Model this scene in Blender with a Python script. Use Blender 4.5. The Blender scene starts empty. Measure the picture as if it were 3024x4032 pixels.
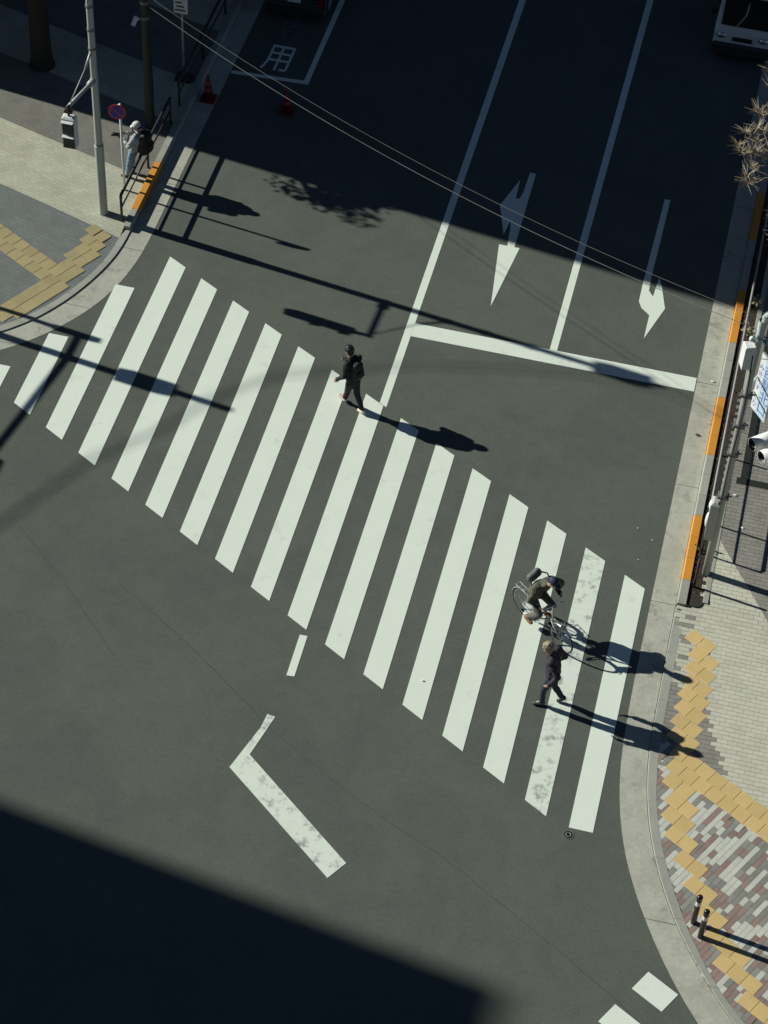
import bpy, bmesh, math, random
import numpy as np
from mathutils import Vector, Matrix, noise
random.seed(7)
rnd = random.Random(11)
C = bpy.context.scene.collection
SC = bpy.context.scene
PI = math.pi

# ------------------------------------------------------------------ camera, sky, sun, exposure
CAM = Vector((15.173, -35.941, 33.865))
PITCH, ROLL, YAW, FPX = 0.83311, 0.0605127, -0.1923607, 8719.99
def cam_axes():
    fwd = Vector((math.sin(YAW)*math.cos(PITCH), math.cos(YAW)*math.cos(PITCH), -math.sin(PITCH)))
    right = Vector((math.cos(YAW), -math.sin(YAW), 0)); up = right.cross(fwd)
    c, s = math.cos(ROLL), math.sin(ROLL)
    return c*right+s*up, -s*right+c*up, fwd
a_, b_, f_ = cam_axes()
cam = bpy.data.cameras.new('camera'); camo = bpy.data.objects.new('camera', cam); C.objects.link(camo)
camo.matrix_world = Matrix(((a_.x, b_.x, -f_.x, CAM.x), (a_.y, b_.y, -f_.y, CAM.y), (a_.z, b_.z, -f_.z, CAM.z), (0, 0, 0, 1)))
cam.sensor_fit = 'VERTICAL'; cam.sensor_height = 36; cam.sensor_width = 27; cam.lens = FPX/4032*36
cam.clip_start = 0.5; cam.clip_end = 3000
SC.camera = camo

SUN_EL = math.radians(28.9); SUN_AZ = math.atan(0.15)          # sun stands in the west-north-west
TO_SUN = Vector((-math.cos(SUN_AZ)*math.cos(SUN_EL), math.sin(SUN_AZ)*math.cos(SUN_EL), math.sin(SUN_EL)))
w = bpy.data.worlds.new('World'); SC.world = w; w.use_nodes = True
nt = w.node_tree; bg = nt.nodes['Background']
sky = nt.nodes.new('ShaderNodeTexSky'); sky.sky_type = 'NISHITA'; sky.sun_disc = False
sky.sun_elevation = SUN_EL; sky.sun_rotation = math.atan2(TO_SUN.x, TO_SUN.y)
sky.air_density = 0.55; sky.dust_density = 0.0; sky.ozone_density = 2.5
nt.links.new(sky.outputs[0], bg.inputs[0]); bg.inputs[1].default_value = 0.05
sl = bpy.data.lights.new('sun', 'SUN'); sl.energy = 5.0; sl.angle = math.radians(0.53); sl.color = (1.0, 0.985, 0.9)
so = bpy.data.objects.new('sun', sl); C.objects.link(so); so.location = (-30, 0, 60)
so.rotation_euler = (-TO_SUN).to_track_quat('-Z', 'Y').to_euler()
vs = SC.view_settings; vs.view_transform = 'Standard'; vs.look = 'None'; vs.exposure = 0.1; vs.gamma = 1.0; vs.use_curve_mapping = False

# ------------------------------------------------------------------ materials
def mat(name, col, rough=0.7, var=0.0, scale=6.0, metal=0.0, bump=0.0, bscale=60.0, spec=None, dirt=None, rand=0.0, dscale=2.5, dthr=0.62, alpha=None):
    m = bpy.data.materials.new(name); m.use_nodes = True
    N, L = m.node_tree.nodes, m.node_tree.links
    B = N['Principled BSDF']; B.inputs['Roughness'].default_value = rough; B.inputs['Metallic'].default_value = metal
    if spec is not None: B.inputs['Specular IOR Level'].default_value = spec
    g = N.new('ShaderNodeNewGeometry'); rgb = N.new('ShaderNodeRGB'); rgb.outputs[0].default_value = (*col, 1); out = rgb.outputs[0]
    def mul(a, fac_socket, lo, hi):
        mr = N.new('ShaderNodeMapRange'); mr.inputs[3].default_value = lo; mr.inputs[4].default_value = hi; L.new(fac_socket, mr.inputs[0])
        mx = N.new('ShaderNodeVectorMath'); mx.operation = 'SCALE'; L.new(a, mx.inputs[0]); L.new(mr.outputs[0], mx.inputs['Scale']); return mx.outputs[0]
    if var:
        for sc, k in ((scale, 1.0), (scale*7.3, 0.7)):
            n = N.new('ShaderNodeTexNoise'); n.inputs['Scale'].default_value = sc; n.inputs['Detail'].default_value = 5; n.inputs['Roughness'].default_value = .65
            L.new(g.outputs['Position'], n.inputs['Vector']); out = mul(out, n.outputs[0], 1-var*k*1.6, 1+var*k*1.6)
    if rand:
        oi = N.new('ShaderNodeObjectInfo'); out = mul(out, oi.outputs['Random'], 1-rand, 1+rand)
    if dirt:
        n = N.new('ShaderNodeTexNoise'); n.inputs['Scale'].default_value = dscale; n.inputs['Detail'].default_value = 8; n.inputs['Roughness'].default_value = .72
        L.new(g.outputs['Position'], n.inputs['Vector'])
        mr = N.new('ShaderNodeMapRange'); mr.inputs[1].default_value = dthr; mr.inputs[2].default_value = dthr+.12; L.new(n.outputs[0], mr.inputs[0])
        mx = N.new('ShaderNodeMix'); mx.data_type = 'RGBA'; L.new(mr.outputs[0], mx.inputs[0]); L.new(out, mx.inputs[6]); mx.inputs[7].default_value = (*dirt, 1); out = mx.outputs[2]
    L.new(out, B.inputs['Base Color'])
    if bump:
        n = N.new('ShaderNodeTexNoise'); n.inputs['Scale'].default_value = bscale; n.inputs['Detail'].default_value = 4
        L.new(g.outputs['Position'], n.inputs['Vector'])
        bn = N.new('ShaderNodeBump'); bn.inputs['Strength'].default_value = bump; bn.inputs['Distance'].default_value = .01
        L.new(n.outputs[0], bn.inputs['Height']); L.new(bn.outputs[0], B.inputs['Normal'])
    return m

def asphalt_material():
    m = bpy.data.materials.new('asphalt'); m.use_nodes = True
    N, L = m.node_tree.nodes, m.node_tree.links; B = N['Principled BSDF']; B.inputs['Roughness'].default_value = .88; B.inputs['Specular IOR Level'].default_value = .05
    g = N.new('ShaderNodeNewGeometry')
    def nz(sc, det=6, rg=.6, dist=0):
        n = N.new('ShaderNodeTexNoise'); n.inputs['Scale'].default_value = sc; n.inputs['Detail'].default_value = det; n.inputs['Roughness'].default_value = rg; n.inputs['Distortion'].default_value = dist
        L.new(g.outputs['Position'], n.inputs['Vector']); return n.outputs[0]
    r = N.new('ShaderNodeValToRGB'); r.color_ramp.elements[0].color = (.100, .113, .099, 1); r.color_ramp.elements[1].color = (.114, .126, .107, 1)
    r.color_ramp.elements[0].position = .38; r.color_ramp.elements[1].position = .62
    L.new(nz(.55, 4, .6, .6), r.inputs[0]); out = r.outputs[0]
    for sc, lo, hi, f0, f1 in ((3.2, .96, 1.04, .35, .65), (14, .93, 1.07, .3, .7), (42, .78, 1.22, .3, .7), (150, .66, 1.38, .3, .7)):
        mr = N.new('ShaderNodeMapRange'); mr.inputs[1].default_value = f0; mr.inputs[2].default_value = f1; mr.inputs[3].default_value = lo; mr.inputs[4].default_value = hi
        L.new(nz(sc), mr.inputs[0]); v = N.new('ShaderNodeVectorMath'); v.operation = 'SCALE'; L.new(out, v.inputs[0]); L.new(mr.outputs[0], v.inputs['Scale']); out = v.outputs[0]
    mr = N.new('ShaderNodeMapRange'); mr.inputs[1].default_value = .65; mr.inputs[2].default_value = .76; mr.inputs[3].default_value = 1; mr.inputs[4].default_value = .8
    L.new(nz(1.9, 9, .72, .3), mr.inputs[0]); v = N.new('ShaderNodeVectorMath'); v.operation = 'SCALE'; L.new(out, v.inputs[0]); L.new(mr.outputs[0], v.inputs['Scale']); out = v.outputs[0]
    L.new(out, B.inputs['Base Color'])
    bn = N.new('ShaderNodeBump'); bn.inputs['Strength'].default_value = .35; bn.inputs['Distance'].default_value = .006; L.new(nz(120, 3), bn.inputs['Height']); L.new(bn.outputs[0], B.inputs['Normal'])
    return m

def band_paving_material():
    """left pavement: broad slanting colour bands of small pavers"""
    m = bpy.data.materials.new('banded_paving'); m.use_nodes = True
    N, L = m.node_tree.nodes, m.node_tree.links; B = N['Principled BSDF']; B.inputs['Roughness'].default_value = .85
    g = N.new('ShaderNodeNewGeometry')
    d = N.new('ShaderNodeVectorMath'); d.operation = 'DOT_PRODUCT'; d.inputs[1].default_value = (.287, .958, 0); L.new(g.outputs['Position'], d.inputs[0])
    mr = N.new('ShaderNodeMapRange'); mr.inputs[1].default_value = -3; mr.inputs[2].default_value = 13; L.new(d.outputs['Value'], mr.inputs[0])
    r = N.new('ShaderNodeValToRGB'); r.color_ramp.interpolation = 'CONSTANT'; e = r.color_ramp.elements
    G, BE, BR = (.155, .175, .165, 1), (.44, .45, .345, 1), (.175, .175, .15, 1)
    e[0].position = 0; e[0].color = G; e[1].position = (1.2+3)/16; e[1].color = BE
    for p, c in ((3.2, BR), (5.35, BE), (7.0, BR), (9.1, BE), (11, BR)):
        x = e.new((p+3)/16); x.color = c
    L.new(mr.outputs[0], r.inputs[0])
    mp = N.new('ShaderNodeMapping'); mp.inputs['Rotation'].default_value[2] = .29; L.new(g.outputs['Position'], mp.inputs[0])
    bk = N.new('ShaderNodeTexBrick'); bk.inputs['Scale'].default_value = 1; bk.inputs['Brick Width'].default_value = .2; bk.inputs['Row Height'].default_value = .1; bk.inputs['Mortar Size'].default_value = .006
    bk.inputs['Color1'].default_value = (1.06, 1.06, 1.06, 1); bk.inputs['Color2'].default_value = (.92, .92, .92, 1); bk.inputs['Mortar'].default_value = (.72, .72, .72, 1); L.new(mp.outputs[0], bk.inputs[0])
    mx = N.new('ShaderNodeVectorMath'); mx.operation = 'MULTIPLY'; L.new(r.outputs[0], mx.inputs[0]); L.new(bk.outputs[0], mx.inputs[1])
    n = N.new('ShaderNodeTexNoise'); n.inputs['Scale'].default_value = 2.3; n.inputs['Detail'].default_value = 7; L.new(g.outputs['Position'], n.inputs[0])
    m2 = N.new('ShaderNodeMapRange'); m2.inputs[1].default_value = .3; m2.inputs[2].default_value = .7; m2.inputs[3].default_value = .88; m2.inputs[4].default_value = 1.1; L.new(n.outputs[0], m2.inputs[0])
    v = N.new('ShaderNodeVectorMath'); v.operation = 'SCALE'; L.new(mx.outputs[0], v.inputs[0]); L.new(m2.outputs[0], v.inputs['Scale']); L.new(v.outputs[0], B.inputs['Base Color'])
    bn = N.new('ShaderNodeBump'); bn.inputs['Strength'].default_value = .4; bn.inputs['Distance'].default_value = .004; L.new(bk.outputs['Color'], bn.inputs['Height']); L.new(bn.outputs[0], B.inputs['Normal'])
    return m

M = dict(
    asphalt=asphalt_material(), bands=band_paving_material(),
    ground=mat('ground', (.11, .115, .1), .9, .15, .4),
    paint=mat('road_paint', (.74, .82, .72), .6, .035, 1.6, bump=.15, bscale=90, dirt=(.56, .63, .56), dscale=1.7, dthr=.59),
    paint_worn=mat('worn_road_paint', (.70, .78, .68), .65, .05, 2.5, dirt=(.30, .33, .30), dscale=2.8, dthr=.515),
    paint_faint=mat('faint_road_paint', (.13, .15, .13), .8, .1, 3, dirt=(.085, .10, .085), dscale=3, dthr=.47),  # colour kept close to the asphalt so the lettering reads faint
    seam=mat('asphalt_seam', (.07, .078, .068), .9, .1, 20),
    concrete=mat('gutter_concrete', (.405, .415, .345), .85, .24, 1.6, bump=.2, bscale=50, dirt=(.24, .235, .195), dscale=2.0, dthr=.55),
    kerb=mat('kerb_concrete', (.33, .34, .29), .85, .12, 4, rand=.08, bump=.2, bscale=50, dirt=(.2, .2, .17), dscale=3, dthr=.62),
    orange=mat('orange_kerb_paint', (.62, .27, .035), .6, .08, 5, rand=.05, dirt=(.45, .24, .07), dscale=5, dthr=.60),
    yellow_dull=mat('dull_tactile_yellow', (.37, .315, .155), .8, .09, 4, rand=.08, dirt=(.27, .235, .13), dscale=3, dthr=.58),
    yellow=mat('tactile_yellow', (.62, .46, .195), .75, .07, 5, rand=.08, dirt=(.38, .28, .12), dscale=3, dthr=.63),
    pv_white=mat('pale_paver', (.54, .56, .485), .8, .06, 8, rand=.06), pv_red=mat('red_paver', (.275, .20, .17), .85, .08, 8, rand=.12),
    pv_grey=mat('grey_paver', (.245, .245, .22), .85, .08, 8, rand=.14), pv_light=mat('light_paver', (.54, .545, .435), .85, .07, 3, rand=.07),
    pv_light2=mat('light_paver_b', (.50, .505, .40), .85, .07, 3, rand=.07), pv_gb=mat('greybrown_paver', (.225, .22, .19), .88, .12, 2.5, rand=.10, dirt=(.15, .145, .12), dscale=2.2, dthr=.58),
    pv_gb2=mat('greybrown_paver_b', (.25, .24, .21), .88, .12, 2.5, rand=.10),
    joint=mat('paver_joint', (.20, .195, .165), .95, .1, 20), soil=mat('soil', (.035, .03, .022), .95, .3, 14, bump=.8, bscale=40),
    green_strip=mat('dark_green_strip', (.011, .016, .010), .9, .3, 20, bump=.6, bscale=60),  # near-black green with noise and bump, for the paving strip
    steel=mat('galvanised_steel', (.42, .44, .41), .55, .08, 3, metal=.25, dirt=(.3, .3, .27), dscale=3), steel_dk=mat('dark_steel', (.16, .16, .15), .5, .1, 6, metal=.2),
    fence=mat('shaded_railing_dark_post', (.035, .033, .03), .5, .1, 8), rail=mat('grey_rail_paint', (.33, .32, .30), .5, .08, 8),  # railing's shade-side darkness is put into the fence colour; slim post is dark itself
    black=mat('black_plastic', (.012, .012, .013), .45), lens=mat('dark_signal_lens', (.02, .025, .022), .15), white=mat('white_enamel', (.72, .75, .73), .4, .04, 5),
    bollard=mat('dark_brown_bollard', (.02, .014, .013), .25, .1, 10, spec=.6), reflect=mat('white_reflective_band', (.75, .75, .72), .35),
    blue=mat('sign_blue', (.015, .035, .32), .4), red=mat('sign_red', (.45, .03, .05), .4), cone=mat('cone_red', (.13, .017, .009), .6, .1, 8),
    bsign=mat('sign_lettering_blue', (.08, .15, .42), .5), pale_blue=mat('pale_blue_sheet', (.5, .62, .72), .45), cyan=mat('cyan_sheet', (.10, .42, .68), .45, .1, 8, dirt=(.02, .05, .2), dscale=7, dthr=.57),
    wrap=mat('mottled_wrap', (.62, .68, .66), .6, .1, 10, dirt=(.07, .16, .17), dscale=6, dthr=.46),
    greenpole=mat('dark_green_pole', (.018, .03, .02), .7, .3, 12), wire=mat('wire', (.10, .11, .10), .7), bark=mat('bark', (.03, .026, .02), .95, .3, 15, bump=.8, bscale=30),
    twig=mat('dry_twig', (.35, .30, .22), .85, .15, 9), twig2=mat('brown_needle', (.26, .19, .12), .85, .2, 9), leaf=mat('dark_leaf', (.035, .05, .025), .6, .3, 9),
    leaf_y=mat('yellow_leaf', (.42, .4, .22), .7, .25, 12), litter=mat('leaf_litter', (.12, .07, .05), .9, .35, 25), paper=mat('white_litter', (.78, .77, .7), .7),
    vanwhite=mat('van_paint', (.66, .69, .70), .3, .02, 2, spec=.6), glass=mat('dark_glass', (.008, .01, .014), .06, spec=.7), tyre=mat('tyre', (.015, .015, .015), .85),
    darkvan=mat('dark_van_paint', (.03, .035, .036), .35), lampred=mat('tail_lamp', (.25, .01, .01), .2), chrome=mat('chrome', (.72, .74, .74), .22, metal=.9),
    skin=mat('skin', (.48, .30, .22), .6), hair_dark=mat('dark_hair', (.008, .007, .007), .5, .2, 40), hair_grey=mat('grey_blond_hair', (.27, .23, .16), .65, .2, 40),
    jkt_black=mat('black_jacket', (.012, .012, .014), .8, .25, 12), jkt_navy=mat('dark_purple_navy_jacket', (.030, .026, .040), .85, .2, 12), jkt_olive=mat('olive_quilted_jacket', (.085, .088, .056), .8, .15, 12, bump=.5, bscale=14),
    trs_black=mat('black_trousers', (.018, .018, .02), .85, .2, 10), trs_navy=mat('navy_trousers', (.022, .03, .05), .85, .2, 10), trs_beige=mat('grey_beige_trousers', (.11, .10, .083), .85, .15, 10), jeans=mat('faded_jeans', (.16, .25, .36), .85, .3, 14),
    shirt_grey=mat('light_grey_top', (.36, .39, .38), .8, .12, 10), shoe_white=mat('cream_shoes', (.6, .57, .47), .6), shoe_black=mat('black_shoes', (.012, .012, .012), .5), shoe_brown=mat('brown_shoes', (.26, .12, .045), .6), shoe_teal=mat('dark_teal_shoes', (.05, .09, .09), .6),
    cap_navy=mat('navy_cap', (.022, .028, .065), .75), cap_grey=mat('pale_grey_cap', (.55, .56, .54), .75), bag=mat('black_bag', (.009, .009, .01), .7, .2, 15), bag_grey=mat('grey_bag', (.13, .135, .13), .75, .15, 15), glove=mat('black_gloves', (.008, .008, .008), .7),
    wall=mat('building_wall', (.26, .25, .23), .8, .08, .6), wall2=mat('building_wall_dark', (.16, .155, .15), .8, .08, .6), wall3=mat('dark_cladding', (.04, .04, .04), .6, .08, .6), win=mat('building_window', (.02, .025, .03), .12), eye=mat('eye', (.01, .008, .008), .2),
)

# ------------------------------------------------------------------ mesh helpers
class MB:
    def __init__(s): s.v = []; s.f = []; s.mi = []; s.cur = 0; s.sm = []; s.smooth = False
    def add(s, vs, fs):
        o = len(s.v); s.v += [tuple(p) for p in vs]
        for f in fs: s.f.append([i+o for i in f]); s.mi.append(s.cur); s.sm.append(s.smooth)
        return s
    def box(s, lo, hi, bev=0.0, rot=0.0, c=None):
        x0, y0, z0 = lo; x1, y1, z1 = hi; b = min(bev, (x1-x0)/2.1, (y1-y0)/2.1, (z1-z0)/1.5)
        if b <= 0:
            P = [(x0, y0, z0), (x1, y0, z0), (x1, y1, z0), (x0, y1, z0), (x0, y0, z1), (x1, y0, z1), (x1, y1, z1), (x0, y1, z1)]
            F = [(3, 2, 1, 0), (4, 5, 6, 7), (0, 1, 5, 4), (1, 2, 6, 5), (2, 3, 7, 6), (3, 0, 4, 7)]
        else:
            P = [(x0, y0, z0), (x1, y0, z0), (x1, y1, z0), (x0, y1, z0), (x0, y0, z1-b), (x1, y0, z1-b), (x1, y1, z1-b), (x0, y1, z1-b),
                 (x0+b, y0+b, z1), (x1-b, y0+b, z1), (x1-b, y1-b, z1), (x0+b, y1-b, z1)]
            F = [(3, 2, 1, 0), (8, 9, 10, 11)]+[(i, (i+1) % 4, 4+(i+1) % 4, 4+i) for i in range(4)]+[(4+i, 4+(i+1) % 4, 8+(i+1) % 4, 8+i) for i in range(4)]
        if rot:
            cx, cy = c if c else ((x0+x1)/2, (y0+y1)/2); k, q = math.cos(rot), math.sin(rot)
            P = [(cx+(x-cx)*k-(y-cy)*q, cy+(x-cx)*q+(y-cy)*k, z) for x, y, z in P]
        return s.add(P, F)
    def tube(s, pts, r, n=10, cap=True):
        pts = [Vector(p) for p in pts]; rs = r if isinstance(r, (list, tuple)) else [r]*len(pts)
        V = []; F = []; prev = None
        for i, p in enumerate(pts):
            d = (pts[min(i+1, len(pts)-1)]-pts[max(i-1, 0)]).normalized()
            if prev is None:
                u = d.orthogonal().normalized()
            else:
                u = (prev-d*prev.dot(d)); u = u.normalized() if u.length > 1e-6 else d.orthogonal().normalized()
            prev = u; v = d.cross(u)
            for k in range(n):
                t = 2*PI*k/n; V.append(p+(u*math.cos(t)+v*math.sin(t))*rs[i])
        for i in range(len(pts)-1):
            for k in range(n): F.append((i*n+k, i*n+(k+1) % n, (i+1)*n+(k+1) % n, (i+1)*n+k))
        if cap: F.append(tuple(range(n-1, -1, -1))); F.append(tuple((len(pts)-1)*n+k for k in range(n)))
        return s.add(V, F)
    def ell(s, c, r, n=12, m=8, axes=None):
        c = Vector(c); r = r if isinstance(r, (list, tuple)) else (r, r, r); X, Y, Z = axes if axes else (Vector((1, 0, 0)), Vector((0, 1, 0)), Vector((0, 0, 1)))
        V = [c-Z*r[2]]; F = []
        for j in range(1, m):
            t = -PI/2+PI*j/m
            for k in range(n):
                p = 2*PI*k/n; V.append(c+X*(r[0]*math.cos(t)*math.cos(p))+Y*(r[1]*math.cos(t)*math.sin(p))+Z*(r[2]*math.sin(t)))
        V.append(c+Z*r[2]); T = len(V)-1
        for k in range(n):
            F.append((0, 1+(k+1) % n, 1+k)); F.append((T, T-n+k, T-n+(k+1) % n))
            for j in range(m-2): a = 1+j*n; F.append((a+k, a+(k+1) % n, a+n+(k+1) % n, a+n+k))
        return s.add(V, F)
    def cap(s, p, q, r0, r1, n=12, flat=None):
        """tapered limb with round ends; flat = (direction, factor) widens it that way"""
        p, q = Vector(p), Vector(q); d = (q-p); L = d.length; d = d.normalized()
        u = d.orthogonal().normalized(); fu = 1.0
        if flat:
            u = Vector(flat[0]); u = (u-d*u.dot(d)).normalized(); fu = flat[1]
        v = d.cross(u); V = []; F = []; rings = []
        for t in (-1, -.8, -.45): rings.append((p+d*(r0*t), r0*math.sqrt(max(1-t*t, .0025))))
        rings.append((p, r0)); rings.append(((p+q)/2, (r0+r1)/2)); rings.append((q, r1))
        for t in (.45, .8, 1): rings.append((q+d*(r1*t), r1*math.sqrt(max(1-t*t, .0025))))
        for c, r in rings:
            for k in range(n): a = 2*PI*k/n; V.append(c+u*(math.cos(a)*r*fu)+v*(math.sin(a)*r))
        for i in range(len(rings)-1):
            for k in range(n): F.append((i*n+k, i*n+(k+1) % n, (i+1)*n+(k+1) % n, (i+1)*n+k))
        F.append(tuple(range(n-1, -1, -1))); F.append(tuple((len(rings)-1)*n+k for k in range(n)))
        return s.add(V, F)
    def prism(s, poly, z0, z1):
        n = len(poly); A = sum(poly[i][0]*poly[(i+1) % n][1]-poly[(i+1) % n][0]*poly[i][1] for i in range(n))
        if A < 0: poly = poly[::-1]
        V = [(x, y, z0) for x, y in poly]+[(x, y, z1) for x, y in poly]
        return s.add(V, [tuple(range(n-1, -1, -1)), tuple(range(n, 2*n))]+[(i, (i+1) % n, n+(i+1) % n, n+i) for i in range(n)])
    def torus(s, c, R, r, ax, N=36, n=8):
        c, ax = Vector(c), Vector(ax).normalized(); u = ax.orthogonal().normalized(); v = ax.cross(u); V = []; F = []
        for i in range(N):
            t = 2*PI*i/N; e = u*math.cos(t)+v*math.sin(t)
            for k in range(n): a = 2*PI*k/n; V.append(c+e*(R+r*math.cos(a))+ax*(r*math.sin(a)))
        for i in range(N):
            for k in range(n): F.append((i*n+k, i*n+(k+1) % n, ((i+1) % N)*n+(k+1) % n, ((i+1) % N)*n+k))
        return s.add(V, F)
    def disc(s, c, R, ax, th=.01, n=32):
        c, ax = Vector(c), Vector(ax).normalized(); return s.tube([c-ax*th/2, c+ax*th/2], R, n)
    def mesh(s, name, mats, smooth=False):
        me = bpy.data.meshes.new(name); me.from_pydata(s.v, [], s.f)
        for m in (mats if isinstance(mats, list) else [mats]): me.materials.append(m)
        me.polygons.foreach_set('material_index', s.mi)
        me.polygons.foreach_set('use_smooth', [smooth or q for q in s.sm]); me.update(); return me
    def build(s, name, mats, parent=None, smooth=False, label=None):
        return link(name, s.mesh(name, mats, smooth), parent, label)
def link(name, me, parent=None, label=None):
    o = bpy.data.objects.new(name, me); C.objects.link(o)
    if parent:
        o.parent = parent                                  # children are built in world coordinates
        if not parent.parent: o.matrix_parent_inverse = parent.matrix_basis.inverted()
    if label: o['label'] = label
    return o
def autosmooth(o, ang=40):
    bm = bmesh.new(); bm.from_mesh(o.data)
    for e in bm.edges: e.smooth = len(e.link_faces) == 2 and e.calc_face_angle(0) < math.radians(ang)
    for f in bm.faces: f.smooth = True
    bm.to_mesh(o.data); bm.free(); return o
def tag(o, label=None, cat=None, group=None, kind=None):
    if label: o['label'] = label
    if cat: o['category'] = cat
    if group: o['group'] = group
    if kind: o['kind'] = kind
    return o
def thing(name, loc, label, cat, group=None):
    o = bpy.data.objects.new(name, None); C.objects.link(o); o.location = loc; o.empty_display_size = .2
    return tag(o, label, cat, group)
def remeshed(name, mb, voxel, m, parent, smooth=3, disp=0.0, dscale=.12, seed=0):
    me0 = mb.mesh('tmp', m); ob = bpy.data.objects.new('tmp', me0); C.objects.link(ob)
    r = ob.modifiers.new('r', 'REMESH'); r.mode = 'VOXEL'; r.voxel_size = voxel
    s_ = ob.modifiers.new('s', 'SMOOTH'); s_.iterations = smooth; s_.factor = .5
    dg = bpy.context.evaluated_depsgraph_get(); me = bpy.data.meshes.new_from_object(ob.evaluated_get(dg))
    bpy.data.objects.remove(ob); me.name = name
    if disp:
        nrm = [v.normal.copy() for v in me.vertices]
        for v, n in zip(me.vertices, nrm):
            v.co += n*disp*(noise.noise(Vector((v.co.x, v.co.y, v.co.z*1.5))/dscale+Vector((seed*3.1, 0, 0)))+.5*noise.noise(v.co/(dscale*.45)))
    if not me.materials: me.materials.append(m)
    for p in me.polygons: p.use_smooth = True
    return link(name, me, parent)
def text_mesh(body, size, depth, name, m, parent, mw):
    cu = bpy.data.curves.new('t', 'FONT'); cu.body = body; cu.size = size; cu.extrude = depth; cu.align_x = 'CENTER'; cu.align_y = 'CENTER'
    ob = bpy.data.objects.new('t', cu); C.objects.link(ob); dg = bpy.context.evaluated_depsgraph_get()
    me = bpy.data.meshes.new_from_object(ob.evaluated_get(dg)); bpy.data.objects.remove(ob); me.transform(mw); me.materials.clear(); me.materials.append(m); me.name = name
    return link(name, me, parent)

# ------------------------------------------------------------------ kerb lines (x as a function of y)
def curve(pts, smooth=5):
    p = np.array(sorted(pts, key=lambda q: q[1])); ys = np.arange(p[0, 1], p[-1, 1], .1); xs = np.interp(ys, p[:, 1], p[:, 0])
    k = 2*smooth+1; xp = np.pad(xs, smooth, mode='reflect', reflect_type='odd'); xs = np.convolve(xp, np.ones(k)/k, 'valid')
    return lambda y: float(np.interp(y, ys, xs))
goR = curve([(15.02, 60), (15.02, -9.0), (15.06, -10.37), (15.13, -11.14), (15.257, -11.857), (15.404, -12.442), (15.657, -13.138), (15.843, -13.555), (16.054, -13.96), (16.308, -14.414), (16.618, -14.932), (16.954, -15.409), (17.276, -15.822), (17.95, -16.55), (18.9, -17.35), (20.3, -18.3), (23, -19.7), (40, -27)])
foR = curve([(15.5, 60), (15.515, -4), (15.52, -7.5), (15.54, -9.6), (15.557, -10.388), (15.624, -11.007), (15.748, -11.724), (15.891, -12.26), (16.075, -12.788), (16.239, -13.216), (16.463, -13.667), (16.76, -14.226), (17.074, -14.677), (17.395, -15.076), (17.808, -15.634), (18.3, -16.1), (19.2, -16.85), (20.6, -17.8), (23.2, -19.15), (40, -26.4)])
bkR = curve([(15.69, 60), (15.70, -4), (15.715, -7.5), (15.718, -9.31), (15.736, -10.175), (15.788, -10.878), (15.912, -11.696), (16.122, -12.406), (16.31, -12.926), (16.541, -13.427), (16.835, -14.036), (17.076, -14.445), (17.361, -14.856), (17.679, -15.251), (17.992, -15.643), (18.5, -15.97), (19.35, -16.7), (20.75, -17.62), (23.3, -18.95), (40, -26.2)])
goL = curve([(2.06, 60), (2.07, 1.31), (2.063, .621), (1.975, -.131), (1.832, -.779), (1.572, -1.444), (1.287, -2.003), (.962, -2.431), (.495, -3.006), (.068, -3.397), (-.9, -4.05), (-2.5, -4.85), (-6, -6.1), (-40, -17)])
foL = curve([(1.575, 60), (1.58, 1.2), (1.573, .478), (1.452, -.094), (1.26, -.738), (.978, -1.398), (.674, -1.965), (.246, -2.522), (-.117, -2.895), (-1.1, -3.6), (-2.7, -4.4), (-6.15, -5.65), (-40, -16.5)])
bkL = curve([(1.39, 60), (1.40, 1.2), (1.395, .639), (1.32, .0), (1.14, -.60), (.85, -1.27), (.535, -1.85), (.115, -2.39), (-.24, -2.76), (-1.2, -3.43), (-2.8, -4.22), (-6.2, -5.47), (-40, -16.3)])
def sstep(t): t = min(1, max(0, t)); return t*t*(3-2*t)
def zR(y): return .03+.09*sstep((y+7.3)/1.2)
def zL(y): return .03+.09*sstep((y-.7)/1.0)

# ------------------------------------------------------------------ ground, road and its markings
def strip(fa, fb, ys, za, zb, name, m, parent=None):
    b = MB(); V = []; F = []
    for y in ys: V += [(fa(y), y, za(y)), (fb(y), y, zb(y))]
    F = [(2*i, 2*i+1, 2*i+3, 2*i+2) for i in range(len(ys)-1)]
    b.add(V, F); return b.build(name, m, parent)
g = MB(); g.add([(-900, -900, -.06), (900, -900, -.06), (900, 900, -.06), (-900, 900, -.06)], [(0, 1, 2, 3)]); tag(g.build('ground', M['ground']), kind='structure')
rb = MB(); rb.add([(-120, -80, 0), (80, -80, 0), (80, 120, 0), (-120, 120, 0)], [(0, 1, 2, 3)])
road = tag(rb.build('road', M['asphalt']), kind='structure')
ZP = .006
def mark(poly, name, m='paint', label=None, z=ZP):
    return MB().prism(poly, .0005, z).build(name, M[m], road, label=label)
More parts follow.
